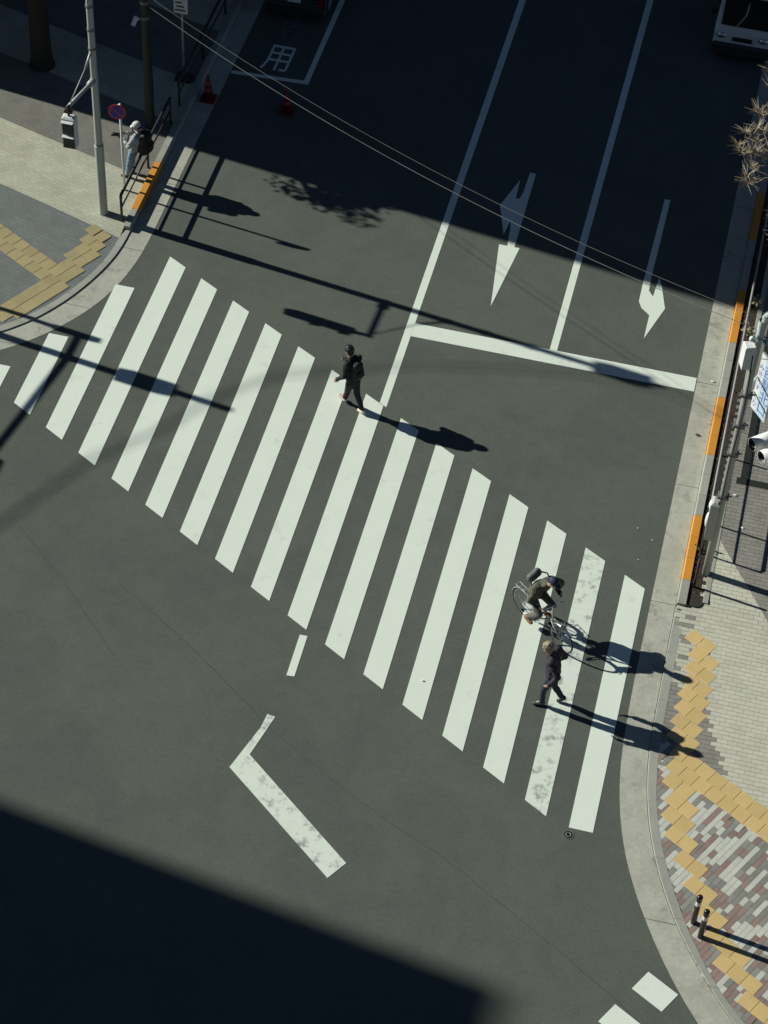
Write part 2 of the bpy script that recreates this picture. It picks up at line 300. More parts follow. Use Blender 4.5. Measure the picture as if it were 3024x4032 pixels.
# crosswalk: 17 stripes, 0.9 m apart, parallel with the lanes, both ends cut along the slanting crossing
top = lambda x: -.5735*(x-8.1)-2.47
bot = lambda x: -.5735*(x-8.1)-8.93
for k in range(17):
    x0 = .9*k+.0; x1 = x0+.45
    yt0, yt1, yb0, yb1 = top(x0), top(x1), bot(x0), bot(x1)
    if k == 0: yt0 = yt1 = -3.78
    if k == 1: yt0, yt1 = -2.55, -2.55
    if k == 2: yt0 = yt1 = -.62
    if k == 16: yb0 = yb1 = -12.42
    worn = k in (15,)
    mark([(x0, yt0), (x1, yt1), (x1, yb1), (x0, yb0)], 'crosswalk_stripe', 'paint_worn' if worn else 'paint', 'scuffed white stripe' if worn else None)
def rect(x0, x1, y0, y1): return [(x0, y0), (x1, y0), (x1, y1), (x0, y1)]
mark([(8.45, 60), (8.62, 60), (8.62, -2.75), (8.45, -2.655)], 'lane_line', z=.004)
mark([(11.695, 60), (11.86, 60), (11.86, .012), (11.695, .012)], 'lane_line', z=.004)
mark(rect(8.624, 15.0, -.43, .008), 'stop_line')
mark([(10.09, 5.95), (10.235, 5.95), (10.262, 3.17), (10.385, 3.17), (10.142, 1.03), (9.896, 3.17), (10.09, 3.17), (10.04, 3.75), (9.985, 4.1), (9.928, 3.54), (9.632, 4.56), (9.912, 5.615), (9.945, 4.89), (10.03, 4.93), (10.075, 5.15)], 'turn_arrow')
mark([(13.388, 5.89), (13.523, 5.89), (13.512, 2.995), (13.53, 2.56), (13.651, 2.38), (13.685, 3.06), (13.777, 2.85), (13.978, 2.056), (13.668, .94), (13.666, 1.745), (13.453, 1.937), (13.363, 2.146), (13.355, 2.904)], 'turn_arrow')
mark([(2.09, 7.67), (4.07, 7.77), (4.05, 60), (3.93, 60), (3.935, 7.895), (2.09, 7.79)], 'parking_bay_line')
t = text_mesh('用', 1.12, .0025, 'road_lettering', M['paint'], road, Matrix.Translation((3.09, 8.56, .0035)) @ Matrix.Diagonal((.72, 1.1, 1, 1)))
t = text_mesh('専', 1.12, .0025, 'road_lettering', M['paint_faint'], road, Matrix.Translation((3.10, 9.95, .0035)) @ Matrix.Diagonal((.72, 1.1, 1, 1)))
mark([(8.37, -11.381), (8.53, -11.406), (8.459, -11.723), (8.303, -12.378), (10.641, -14.236), (10.394, -14.626), (8.021, -12.754), (8.332, -11.715)], 'stop_line_corner', 'paint_worn', 'bent white line with black scuffs')
mark([(8.46, -9.342), (8.615, -9.336), (8.627, -10.372), (8.472, -10.386)], 'lane_dash')
u_ = Vector((.870, -.492)); q_ = Vector((-.492, -.870))
def quad(p, a, b): p = Vector(p); return [tuple(p), tuple(p+a), tuple(p+a+b), tuple(p+b)]
for k in range(5):
    p = Vector((16.296, -15.029))+Vector((-.458, -.782))*k
    L_ = Vector((.573, -.316)) if k == 0 else Vector((.573, -.316))*3.2
    mark(quad(p, L_, Vector((-.228, -.403))), 'crossing_block')
# thin seams where asphalt was laid in strips
def seam(pts, wd=.022):
    b = MB(); V = []; F = []; P = [Vector(p) for p in pts]; Q = []
    for i in range(len(P)-1):
        n = max(2, int((P[i+1]-P[i]).length/.12))
        for j in range(n): Q.append(P[i].lerp(P[i+1], j/n))
    for i, p in enumerate(Q):
        d = (Q[min(i+1, len(Q)-1)]-Q[max(i-1, 0)]).normalized(); n = Vector((-d.y, d.x)); p = p+n*.03*noise.noise(Vector((p.x*2, p.y*2, 3)))
        wv = wd*(.35+.65*abs(noise.noise(Vector((p.x*3, p.y*3, 9))))); V += [tuple(p+n*wv)+(.002,), tuple(p-n*wv)+(.002,)]
    F = [(2*i+1, 2*i+3, 2*i+2, 2*i) for i in range(len(Q)-1)]; b.add(V, F); return b.build('asphalt_seam', M['seam'], road)
seam([(4.6, -9.0), (6.5, -10.2), (8.6, -11.75), (10.6, -12.9), (12.5, -13.75), (14.4, -14.85), (15.9, -15.75), (17, -16.6)])
seam([(2.2, -8.1), (3.6, -9.3), (5.2, -10.9)], .018)
# manhole lid beside the last stripe
mh = thing('manhole_cover', (14.42, -12.58, 0), 'small round dark manhole cover beside the corner of the last crosswalk stripe', 'manhole cover')
MB().disc((14.42, -12.58, .004), .105, (0, 0, 1), .007).build('cover_frame', M['steel_dk'], mh)
MB().disc((14.42, -12.58, .007), .08, (0, 0, 1), .005).build('lid', M['black'], mh)
b = MB(); b.torus((14.42, -12.58, .0095), .045, .006, (0, 0, 1), 24, 6); b.build('lid_ring', M['steel'], mh)

# ------------------------------------------------------------------ gutters and kerbs
gutR = tag(bpy.data.objects.new('gutter', None), kind='structure'); C.objects.link(gutR)
gutL = tag(bpy.data.objects.new('gutter', None), kind='structure'); C.objects.link(gutL)
def gutter(par, go, fo, joints):
    for y1, y0 in zip(joints[:-1], joints[1:]):
        y0 += .012; n = max(2, int((y1-y0)/.2)); V = []; F = []
        for i in range(n+1):
            y = y0+(y1-y0)*i/n; a, f = go(y), fo(y)
            V += [(a, y, -.01), (a, y, .005), (a+(f-a)*.5, y, .012), (f-(f-a)*.012, y, .016), (f-(f-a)*.012, y, -.01)]
        for i in range(n):
            for k in range(4): F.append((5*i+k, 5*i+k+1, 5*i+k+6, 5*i+k+5))
        F += [(4, 3, 2, 1, 0), tuple(5*n+k for k in range(5))]
        if go is goL: F = [f[::-1] for f in F]
        MB().add(V, F).build('gutter_slab', M['concrete'], par)
gutter(gutR, goR, foR, [40, 24, 12, 6.1, 3.0, -.12, -3.3, -6.62, -10.3, -13.98, -17.3, -20])
gutter(gutL, goL, foL, [40, 18, 9, 6, 3.1, .62, -1.55, -3.1, -4.6, -7, -12])
krbR = tag(bpy.data.objects.new('kerb', None), kind='structure'); C.objects.link(krbR)
krbL = tag(bpy.data.objects.new('kerb', None), kind='structure'); C.objects.link(krbL)
def kerb(par, fo, bk, sgn, y0, y1, step, ztop, omat, tilt=0):
    y = y1
    while y > y0+.01:
        ya, yb = max(y0, y-step)+.006, y; m = omat((ya+yb)/2); V = []; F = []; n = max(1, int((yb-ya)/.2))
        for i in range(n+1):
            t = ya+(yb-ya)*i/n; f, b = fo(t), bk(t); zt = ztop(t); c = .02 if zt > .06 else .006
            V += [(f, t, -.02), (f+sgn*.012, t, zt-c), (f+sgn*(.012+c), t, zt), (b, t, zt-tilt), (b, t, -.02)]
        for i in range(n):
            for k in range(4): F.append((5*i+k, 5*i+k+1, 5*i+k+6, 5*i+k+5))
        F += [(4, 3, 2, 1, 0), tuple(5*n+k for k in range(5))]
        if sgn < 0: F = [q[::-1] for q in F]
        MB().add(V, F).build('kerb_stone', m, par, label='orange painted kerb stone' if m is M['orange'] else None)
        y -= step
org = lambda y: M['orange'] if (int(math.floor((y+6.0)/1.8)) % 2 == 0 and -6.0 < y < 12) else M['kerb']
kerb(krbR, foR, bkR, 1, -6.66, 30, .6, lambda y: .16, org)
kerb(krbR, foR, bkR, 1, -20, -6.66, 1.2, lambda y: .042, lambda y: M['kerb'])
orgL = lambda y: M['orange'] if (1.79 < y < 3.59) else M['kerb']
kerb(krbL, foL, bkL, -1, 1.19, 30, .6, lambda y: .185 if y > 1.24 else .14, orgL)
kerb(krbL, foL, bkL, -1, -12, 1.19, .6, lambda y: .042, lambda y: M['kerb'])

# ------------------------------------------------------------------ right pavement: base, tactile tiles, pavers, planting bed
pavR = tag(bpy.data.objects.new('pavement', None), kind='structure'); C.objects.link(pavR)
YS = list(np.arange(-26, -17, 1.0))+list(np.arange(-17, -5.6, .15))+list(np.arange(-5.6, 60, 2.0))
edgeR = lambda y: 16.05 if y > -6.55 else bkR(y)
strip(edgeR, lambda y: 45, YS, lambda y: zR(y), lambda y: zR(y), 'paver_bed', M['joint'], pavR)
U2 = Vector((.870, -.492)).normalized(); W2 = Vector((-U2.y*-1, 0))  # placeholder, set below
W2 = Vector((U2.y, -U2.x)); ANG = math.atan2(U2.y, U2.x)
T = .305; O2 = Vector((15.954, -7.151))
lim_pts = [(15.83, -7.3), (15.82, -8.0), (15.835, -9.8), (15.866, -10.57), (15.916, -11.29), (16.065, -12.07), (16.303, -12.52), (16.5, -13.04), (16.8, -13.49), (17.18, -14.41), (17.6, -14.94), (18.0, -15.46), (18.9, -16.3), (20.5, -17.4)]
limit = curve(lim_pts, 1)
tile_cells = []            # (row, start along u, count)
tb = MB().box((.003, -T+.003, -.02), (T-.003, -.003, .010), .006)
for i in range(5):
    for j in range(5): x, y = .04+i*.056, -.04-j*.056; tb.tube([(x, y, .009), (x, y, .0145)], [.011, .007], 6)
tile_me = tb.mesh('tactile_tile', M['yellow']); tile_dull = tb.mesh('tactile_tile', M['yellow_dull'])
tile_spots = []
for j in range(-1, 34):
    base = O2+W2*(T*j)
    if j < 0: continue
    n = -6
    while True:
        p = base+U2*(T/2*n); left = p+W2*T
        if left.x >= limit(left.y)-.03 and n > -6: break
        n += 1
        if n > 60: break
    if n > 55: continue
    cnt = 2
    if j >= 17: cnt = 3
    if j in (8, 9): cnt = 16
    tile_cells.append((j, n*T/2, cnt))
    for c in range(cnt): tile_spots.append((j, n*T/2+c*T))
for j, s_ in tile_spots:
    p = O2+W2*(T*j)+U2*s_; z = zR(p.y-.15)
    o = link('tactile_tile', tile_me, pavR); o.location = (p.x, p.y, z+.004); o.rotation_euler = (0, 0, ANG)
    if p.y > -8.6: o.rotation_euler = (0, 0, ANG)
def in_tile(x, y, m=.0):
    d = Vector((x, y))-O2; r = d.dot(W2)/T; j = math.floor(r); s_ = d.dot(U2)
    for jj, st, cnt in tile_cells:
        if jj == j and st+m <= s_ <= st+cnt*T-m: return True
    return False
ROWS = {j: (s, c) for j, s, c in tile_cells}
def zone(x, y):
    d = Vector((x, y))-O2; r = d.dot(W2)/T; s_ = d.dot(U2)
    if r >= 10 or (8 <= r < 10 and s_ < ROWS[8][0]): return 'mosaic'
    if (y-(-4.69))*(17.369-16.112)-(x-16.112)*(-6.643+4.691) > 0: return 'gb'
    bx = np.interp(-y, [7.3, 9.0, 9.4, 10.6, 11.2], [16.0, 16.42, 16.6, 17.05, 17.4])
    return 'light' if x > bx else 'greyw'
cuts = []
def diag(x, y): return (y-(-4.69))*(17.369-16.112)-(x-16.112)*(-6.643+4.691)
def clip(P, sg):
    out = []
    for i in range(len(P)):
        a, b = P[i], P[(i+1) % len(P)]; da, db = diag(*a)*sg, diag(*b)*sg
        if da >= 0: out.append(a)
        if da*db < 0: t = da/(da-db); out.append((a[0]+(b[0]-a[0])*t, a[1]+(b[1]-a[1])*t))
    return out
pv = []                    # (x, y, rot, z offset, kind, length)
cell = T/3
# mosaic: pavers 0.2 x 0.1 m, long side along the w axis
for i in range(-30, 60):
    off = rnd.choice((0, 1))*cell + (i % 2)*0
    for k in range(-2, 60):
        d0 = O2+U2*(cell*(i+.5))+W2*(cell*2*(k+.5)+off*1.0)
        if d0.x < bkR(d0.y)-.06 or d0.x > 21 or d0.y < -18.5: continue
        if zone(d0.x, d0.y) != 'mosaic': continue
        if all(in_tile(*(d0+W2*e*cell+U2*h*cell*.5)) for e in (-.95, .95) for h in (-.9, .9)): continue
        pv.append((d0.x, d0.y, ANG+PI/2, .0030, 'mosaic'))
for k in range(-60, 120):
    y = -12.5+k*.102
    for i in range(0, 40):
        x = 15.55+i*.204+(k % 2)*.102
        if x > 20.5 or y > 1.2: continue
        if x < edgeR(y)-(.08 if y < -6.55 else .03): continue
        zn = zone(x, y)
        if zn == 'mosaic' or all(in_tile(x+ex, y+ey) for ex in (-.09, .09) for ey in (-.04, .04)): continue
        R4 = [(x-.0997, y-.0488), (x+.0997, y-.0488), (x+.0997, y+.0488), (x-.0997, y+.0488)]; dd = [diag(*q) for q in R4]
        if min(dd) < 0 < max(dd) and zn in ('light', 'gb'):          # pavers cut along the straight colour border
            cuts += [(x, y, 0, .0048, 'light', clip(R4, -1)), (x, y, 0, .0048, 'gb', clip(R4, 1))]; continue
        pv.append((x, y, 0, {'light': .0052, 'greyw': .0042, 'gb': .0046}[zn], zn))
pm = {}
def paver_mesh(mn):
    if mn not in pm: pm[mn] = MB().box((-.0997, -.0488, -.02), (.0997, .0488, .006), .003).mesh('paver', M[mn])
    return pm[mn]
def mosaic_col(x, y):
    d = Vector((x, y))-O2; v = noise.noise(Vector((d.dot(U2)*8.5, d.dot(W2)*3.4, 4)))+.5*noise.noise(Vector((x*1.3, y*1.3, 8)))+rnd.uniform(-.25, .25)
    return 'pv_white' if v > .06 else ('pv_red' if rnd.random() < .55 else 'pv_grey')
def vis_key(p): return (Vector((p[0], p[1], 0))-CAM).length+(100 if p[0] > 18.6+(p[1]+15.5)*-.0 else 0)
pv.sort(key=vis_key)
rest = {}; order = ['pv_white', 'pv_red', 'pv_grey', 'pv_light', 'pv_light2', 'pv_gb', 'pv_gb2']; rest_b = MB(); run = {}
for i, (x, y, r, dz, zn, cutp) in enumerate([p+(None,) for p in pv]+cuts):
    if zn == 'mosaic': mn = mosaic_col(x, y)
    elif zn == 'light': mn = rnd.choice(('pv_light', 'pv_light', 'pv_light2'))
    elif zn == 'gb': mn = rnd.choice(('pv_gb', 'pv_gb2'))
    else: mn = rnd.choice(('pv_gb2', 'pv_gb2', 'pv_gb')) if y < -8.7 or rnd.random() < .3 else 'pv_light2'
    z = zR(y)+dz+rnd.uniform(-.0004, .0006); slope = (zR(y+.05)-zR(y-.05))/.1
    if i < 298:
        o = link('paver', paver_mesh(mn), pavR); o.location = (x, y, z); o.rotation_euler = (math.atan(slope), 0, r) if r == 0 else (0, 0, r+rnd.uniform(-.01, .01))
    else:
        rest_b.cur = order.index(mn); n0 = len(rest_b.v); rr = r if r else rnd.uniform(-.008, .008)
        if cutp: rest_b.prism(cutp, z-.02, z+.006)
        else: rest_b.box((x-.0997, y-.0488, z-.02), (x+.0997, y+.0488, z+.006), .003, rr, (x, y))
        for q in range(n0, len(rest_b.v)): X, Y, Z = rest_b.v[q]; rest_b.v[q] = (X, Y, Z+(Y-y)*slope)
tag(rest_b.build('paver', [M[k] for k in order], pavR), kind='stuff')
# planting bed with leaf litter and weeds
bed = MB(); pts = [(15.69, 40), (15.69, -6.5)]+[(15.87-.17*math.cos(a), -6.5-.14*math.sin(a)) for a in np.linspace(.2, PI-.2, 8)]+[(16.052, -6.5), (16.052, 40)]
bed.prism(pts, -.02, .122); tag(bed.build('planting_bed', M['soil']), kind='structure')
tag(MB().box((16.03, -6.5, -.02), (16.14, 40, .138), .006).build('bed_edging', M['kerb']), kind='structure')
lt = MB()
for k in range(900):
    y = rnd.uniform(-6.4, 6); x = rnd.uniform(15.72, 16.03); a = rnd.uniform(0, 6.3); s_ = rnd.uniform(.008, .026); z = .126+rnd.uniform(0, .012); ca, sa = math.cos(a)*s_, math.sin(a)*s_
    lt.cur = 0 if rnd.random() < .8 else 1
    lt.add([(x-ca, y-sa, z), (x+sa*.5, y-ca*.5, z+rnd.uniform(0, .012)), (x+ca, y+sa, z+rnd.uniform(-.003, .012)), (x-sa*.5, y+ca*.5, z)], [(0, 1, 2, 3)])
tag(lt.build('leaf_litter', [M['litter'], M['leaf']]), kind='stuff')
def weed(x, y, n, h, m, label):
    b = MB()
    for k in range(n):
        a = rnd.uniform(0, 6.3); r = rnd.uniform(.04, .16); z = .12+rnd.uniform(.05, h); tip = Vector((x+math.cos(a)*r, y+math.sin(a)*r, z)); s_ = rnd.uniform(.025, .05); n1 = Vector((-math.sin(a), math.cos(a), rnd.uniform(-.3, .3)))*s_*.6
        o = Vector((math.cos(a), math.sin(a), rnd.uniform(-.4, .5)))*s_
        b.add([tip-o, tip+n1, tip+o, tip-n1], [(0, 1, 2, 3)]); b.tube([(x, y, .1), tip-o], .003, 4, False)
    return tag(b.build('weed', m), label, 'plant', 'weeds in the planting bed')
weed(15.86, 1.55, 26, .34, M['leaf_y'], 'pale yellow leafed weed in the bed beside the shaded end of the kerb')
weed(15.98, 2.5, 26, .36, M['leaf_y'], 'sparse yellowish weed in the shaded planting bed behind the grey rail')
weed(15.83, -5.1, 16, .16, M['leaf'], 'low dark green weed at the foot of the right signal pole')
weed(15.82, 4.1, 26, .3, M['leaf'], 'dark weed in the shaded far part of the planting bed')
# dark green L-shaped strip in the grey paving
dr = thing('dark_strip', (16.4, -2.9, .12), 'dark green L-shaped strip in the grey pavement below the vertical sign', 'drain')
MB().box((16.32, -2.86, .11), (16.46, 2.4, .1355)).build('strip_leg', M['green_strip'], dr)
MB().box((16.25, -3.05, .11), (17.9, -2.87, .1355)).build('strip_leg', M['green_strip'], dr)

# ------------------------------------------------------------------ left pavement with tactile tiles
pavL = tag(bpy.data.objects.new('pavement', None), kind='structure'); C.objects.link(pavL)
YL = list(np.arange(-14, -5, 1.0))+list(np.arange(-5, 2.2, .15))+list(np.arange(2.2, 60, 2.0))
strip(lambda y: -60, bkL, YL, zL, zL, 'paver_sheet', M['bands'], pavL)
limL = curve([(1.30, 1.2), (1.285, .6), (1.255, .15), (1.17, -.14), (1.02, -.68), (.84, -1.33), (.486, -1.84), (.16, -2.33), (-.4, -2.85), (-1.6, -3.6), (-3, -4.2)], 1)
OL = Vector((.96, 1.03))
def tileL(p): o = link('tactile_tile', tile_dull, pavL); o.location = (p.x, p.y, zL(p.y-.15)+.002); o.rotation_euler = (0, 0, ANG)
for j in range(0, 14):
    base = OL+W2*(T*j); n = 8
    while n > -60:
        p = base+U2*(T/2*n); rc = p+U2*T*2
        rc2 = rc+W2*T
        if max(rc.x-limL(rc.y), rc2.x-limL(rc2.y)) <= 0: break
        n -= 1
    cnt = 18 if j in (5, 6) else 2
    for c in range(cnt): tileL(base+U2*(T/2*n-(c-1)*T))
# ------------------------------------------------------------------ litter
def litter(x, y, z, s_, label, m='paper'):
    b = MB(); b.ell((x, y, z+s_*.3), (s_, s_*.55, s_*.35), 8, 6)
    for i, v in enumerate(b.v): b.v[i] = tuple(Vector(v)+Vector((rnd.uniform(-1, 1), rnd.uniform(-1, 1), 0))*s_*.16)
    return tag(b.build('litter', M[m]), label, 'litter')
litter(15.36, -.02, .016, .045, 'crumpled pale paper on the right gutter near the stop line')
litter(15.26, -1.75, .016, .055, 'brown dead leaf on the right gutter beside the orange kerb', 'litter')
litter(16.28, -3.4, .125, .05, 'white pointed scrap on the grey pavement by the dark green strip')
litter(16.55, -4.28, .125, .04, 'white scrap on the pavement by the fence shadow')
litter(14.79, -5.0, .002, .02, 'tiny white scrap on the asphalt near the right gutter')
litter(14.45, -4.75, .002, .02, 'tiny white speck on the asphalt beyond the last stripes')
litter(14.6, -5.6, .002, .018, 'tiny pale speck just above the last crosswalk stripe')
litter(11.05, -9.82, .008, .035, 'torn pale scrap stuck at the lower end of a middle stripe')
# ------------------------------------------------------------------ buildings outside the picture: two shade the crossing, the far one is added
def building(name, x0, x1, y0, y1, h, label, wall):
    t_ = thing(name, ((x0+x1)/2, (y0+y1)/2, 0), label, 'building')
    MB().box((x0, y0, -.05), (x1, y1, h)).build('wall', wall, t_)
    MB().box((x0-.0, y0+.3, h), (x1-.3, y1-.3, h+.15)).build('roof', M['wall2'], t_)
    b = MB()
    for k in range(int(h/3.4)):
        z = 1.0+k*3.4
        for i in range(int((y1-y0)/3)): b.box((x1-.1, y0+.6+i*3, z), (x1+.02, y0+2.6+i*3, z+1.7))
        for i in range(int((x1-x0)/3)):
            b.box((x0+.6+i*3, y0-.02, z), (x0+2.6+i*3, y0+.1, z+1.7)); b.box((x0+.6+i*3, y1-.1, z), (x0+2.6+i*3, y1+.02, z+1.7))
    tag(b.build('window', M['win'], t_), kind='stuff')
    return t_
AX = -7.6
building('corner_building', AX, -4.9, 4.49+.15*(2.07-AX), 60, 15.8, 'tall corner building shading the upper street', M['wall'])
BX = -40
building('office_block', -62, BX, -32, -15.98+.15*(13.6-BX), 30.15, 'distant office block shading the lower corner', M['wall2'])
building('office_tower', -2, 42, -60, -37.2, 62, 'office tower the crossing is seen from', M['wall3'])
building('added_sky_block', -4, 60, 62, 90, 58, 'added unseen block cutting sky light at the far end', M['wall2'])  # added block out of view, placed to cut sky light in the street
# ------------------------------------------------------------------ people
def V3(*a): return Vector(a)
def person(label, J, f, jacket, trousers, shoes, hair, lean=0, hair_kind='hair', jk=1.0, seed=0, gloves=None, curl=.55):
    """J: joints in world coordinates; f: facing direction"""
    f = Vector((f[0], f[1], 0)).normalized(); r = Vector((f.y, -f.x, 0)); up = Vector((0, 0, 1))
    base = Vector((J['pelvis'][0], J['pelvis'][1], J.get('ground', 0)))
    P = {k: Vector(v) for k, v in J.items() if isinstance(v, tuple)}
    t_ = thing('person', base, label, 'person')
    hd = P['head']; hf = Vector(J['look']).normalized() if 'look' in J else f; hf = Vector(hf); hr = hf.cross(up).normalized(); hu = hr.cross(hf)
    AXH = (hr, hf, hu)
    b = MB(); b.smooth = True
    b.ell(hd+hu*.02, (.078, .096, .105), 16, 12, AXH); b.ell(hd+hf*.025-hu*.055, (.06, .07, .075), 14, 10, AXH)
    b.ell(hd+hf*.1-hu*.012, (.015, .022, .026), 8, 6, AXH); b.ell(hd+hf*.09-hu*.065, (.026, .014, .009), 8, 6, AXH)
    for s in (-1, 1): b.ell(hd+hr*(s*.08)-hu*.005-hf*.005, (.014, .022, .032), 8, 6, AXH)
    b.cap(P['neck']-up*.04, hd-hu*.06, .056, .05)
    ch, pe = P['chest'], P['pelvis']
    b.cap(pe, ch, .10, .115, flat=(r, 1.35)); b.cap(ch, P['neck']-up*.04, .10, .055, flat=(r, 1.2))
    for s, q in ((-1, 'l'), (1, 'r')):
        sh, el, wr = P['sh'+q], P['el'+q], P['wr'+q]; hv = (Vector(J['ha'+q]).normalized() if 'ha'+q in J else (wr-el).normalized())
        b.cap(ch+(sh-ch)*.3, sh, .06, .055); b.cap(sh, el, .045, .036); b.cap(el, wr, .036, .025)
        side = hv.cross(r*s if abs(hv.dot(r)) < .8 else f); side = side.normalized(); pn = side.cross(hv).normalized()      # side: across the palm, pn: palm normal
        b.cap(wr, wr+hv*.075, .022, .026, flat=(side, 1.55))
        for i, (ln, o) in enumerate(((.068, -.032), (.078, -.011), (.073, .011), (.056, .031))):
            k0 = wr+hv*.085+side*o; k1 = k0+(hv-pn*curl*.6).normalized()*ln*.55; k2 = k1+(hv*.55-pn*curl*1.5).normalized()*ln*.5
            b.cap(k0-hv*.02, k1, .0098, .009, 8); b.cap(k1, k2, .009, .0075, 8)
        th0 = wr+hv*.03-side*.03; th1 = th0+(hv*.6-side*.8-pn*.3).normalized()*.04; th2 = th1+(hv*.9-side*.1-pn*.5).normalized()*.03
        b.cap(th0, th1, .0115, .0105, 8); b.cap(th1, th2, .0105, .0085, 8)
    for q in 'lr':
        hp, kn, an, to = P['hip'+q], P['kn'+q], P['an'+q], P['to'+q]
        b.cap(pe, hp, .09, .075); b.cap(hp, kn, .07, .048); b.cap(kn, an, .048, .035); b.cap(an, an.lerp(to, .6), .030, .018)
    remeshed('body', b, .0085, M['skin'], t_, 2)
    for s in (-1, 1): MB().ell(hd+hf*.083+hr*(s*.032)+hu*.012, .011, 8, 6).build('eye', M['eye'], t_, True)
    # trousers
    b = MB(); b.cap(pe-up*.03, pe+up*.08, .125, .12, flat=(r, 1.3))
    for q in 'lr':
        hp, kn, an = P['hip'+q], P['kn'+q], P['an'+q]
        b.cap(pe, hp, .11, .095); b.cap(hp, kn, .095, .068); b.cap(kn, an+(kn-an)*.12, .068, .058)
    remeshed('trousers', b, .013, M[trousers], t_, 3, .010, .11, seed)
    # jacket
    b = MB(); b.cap(pe+up*.03, ch, .138*jk, .14*jk, flat=(r, 1.32)); b.cap(ch, P['neck']-up*.05, .13*jk, .085, flat=(r, 1.35)); b.cap(P['neck']-up*.06, P['neck']-up*.01, .07, .066)
    for q in 'lr':
        sh, el, wr = P['sh'+q], P['el'+q], P['wr'+q]
        b.cap(ch+(sh-ch)*.4+up*.03, sh, .095*jk, .08*jk); b.cap(sh, el, .075*jk, .060*jk); b.cap(el, wr+(el-wr)*.06, .060*jk, .043*jk)
    remeshed('jacket', b, .013, M[jacket], t_, 3, .016, .10, seed+5)
    for q in 'lr':
        an, to = P['an'+q], P['to'+q]; d = (to-an); dh = d.normalized(); fl = Vector(J.get('sole'+q, (0, 0, 1))).normalized(); fl = (fl-dh*fl.dot(dh)).normalized(); sd = dh.cross(fl)
        b = MB(); b.ell(an-fl*.035-dh*.01, (.062, .04, .05), 12, 8, (dh, sd, fl)); b.cap(an-fl*.05, to-fl*.015, .040, .034, flat=(sd, 1.2)); b.cap(an-fl*.075-dh*.02, to-fl*.035, .022, .02, flat=(sd, 1.75))
        remeshed('shoe', b, .010, M[shoes[0 if q == 'l' else 1]], t_, 2)
    if gloves:
        for q in 'lr':
            el, wr = P['el'+q], P['wr'+q]; hv = (Vector(J['ha'+q]).normalized() if 'ha'+q in J else (wr-el).normalized())
            b = MB(); b.cap(wr-hv*.03, wr+hv*.08, .032, .036, flat=(hv.orthogonal(), 1.35)); b.cap(wr+hv*.08, wr+hv*.13-up*.03, .026, .02); b.cap(wr+hv*.02, wr+hv*.07+up*.03, .018, .014)
            remeshed('glove', b, .009, M[gloves], t_, 2)
    # hair or cap
    b = MB()
    if hair_kind == 'hair':
        b.ell(hd+hu*.04-hf*.018, (.096, .106, .104), 16, 12, AXH); b.ell(hd-hf*.045-hu*.02, (.082, .068, .085), 14, 10, AXH); b.ell(hd+hf*.055+hu*.085, (.062, .04, .03), 10, 8, AXH)
        remeshed('hair', b, .010, M[hair], t_, 1, .011, .035, seed)
    else:
        b.ell(hd+hu*.045-hf*.008, (.092, .108, .088), 16, 12, AXH); b.cap(hd+hf*.085+hu*.045, hd+hf*.15+hu*.03, .012, .009, 10, (hr, 6.0))
        remeshed('cap', b, .009, M[hair], t_, 2)
        b = MB(); b.ell(hd-hf*.05-hu*.02, (.08, .06, .06), 12, 8, AXH); remeshed('hair', b, .011, M['hair_dark'], t_, 1, .012, .04, seed)
    return t_, f, r
def backpack(c, f, r, size, m, label, tilt=0.0):
    c = Vector(c); up = (Vector((0, 0, 1))+f*tilt).normalized(); bk = r.cross(up) if r.cross(up).dot(f) < 0 else up.cross(r)
    t_ = thing('backpack', c, label, 'backpack'); sx, sy, sz = size
    b = MB(); b.cap(c-up*sz*.3, c+up*sz*.3, sy*.5, sy*.42, 14, (r, sx/sy)); remeshed('pack', b, .012, m, t_, 3, .008, .08)
    b = MB(); b.cap(c+bk*sy*.45-up*sz*.22, c+bk*sy*.42+up*.0, sy*.2, sy*.17, 12, (r, sx/sy*1.8)); remeshed('pocket', b, .012, m, t_, 3, .005, .08)
    for s in (-1, 1):
        o = r*(s*sx*.32); b = MB(); b.tube([c+o-bk*sy*.45+up*sz*.42, c+o-bk*(sy*.5+.10)+up*(sz*.55), c+o-bk*(sy*.5+.21)+up*sz*.28, c+o-bk*(sy*.5+.22)-up*sz*.1, c+o*1.2-bk*(sy*.45)-up*sz*.4], .018, 8); b.build('strap', M['bag'], t_, True)
    return t_

# man in black walking over the crossing
J = dict(head=(7.79, -2.93, 1.635), look=(-.80, .45, -.25), neck=(7.855, -2.965, 1.475), chest=(7.895, -3.00, 1.25), pelvis=(7.935, -3.055, .93),
         shl=(7.80, -3.13, 1.41), shr=(7.99, -2.86, 1.41), ell=(7.77, -3.20, 1.13), wrl=(7.60, -3.14, .93), elr=(7.93, -2.75, 1.14), wrr=(7.755, -2.80, 1.25), har=(-.8, -.2, .2),
         hipl=(7.88, -3.12, .88), hipr=(7.98, -2.98, .88), knl=(7.80, -2.985, .50), anl=(7.72, -2.86, .14), tol=(7.575, -2.775, .13), knr=(8.02, -3.03, .50), anr=(8.165, -3.09, .12), tor=(8.06, -3.01, .04), soler=(-.4, .3, .8))
man1, f1, r1 = person('person in black walking over the middle stripes with a black backpack', J, (-.81, .58), 'jkt_black', 'trs_black', ('shoe_white', 'shoe_white'), 'hair_dark', seed=1)
backpack((8.035, -3.10, 1.27), f1, r1, (.31, .19, .46), M['bag'], 'black backpack on the person in black walking over the middle stripes', .08)
ph = thing('phone', (7.655, -2.83, 1.28), 'black phone in the raised hand of the person in black', 'phone')
MB().box((7.63, -2.87, 1.25), (7.645, -2.795, 1.37), .003, .6).build('phone_body', M['black'], ph)

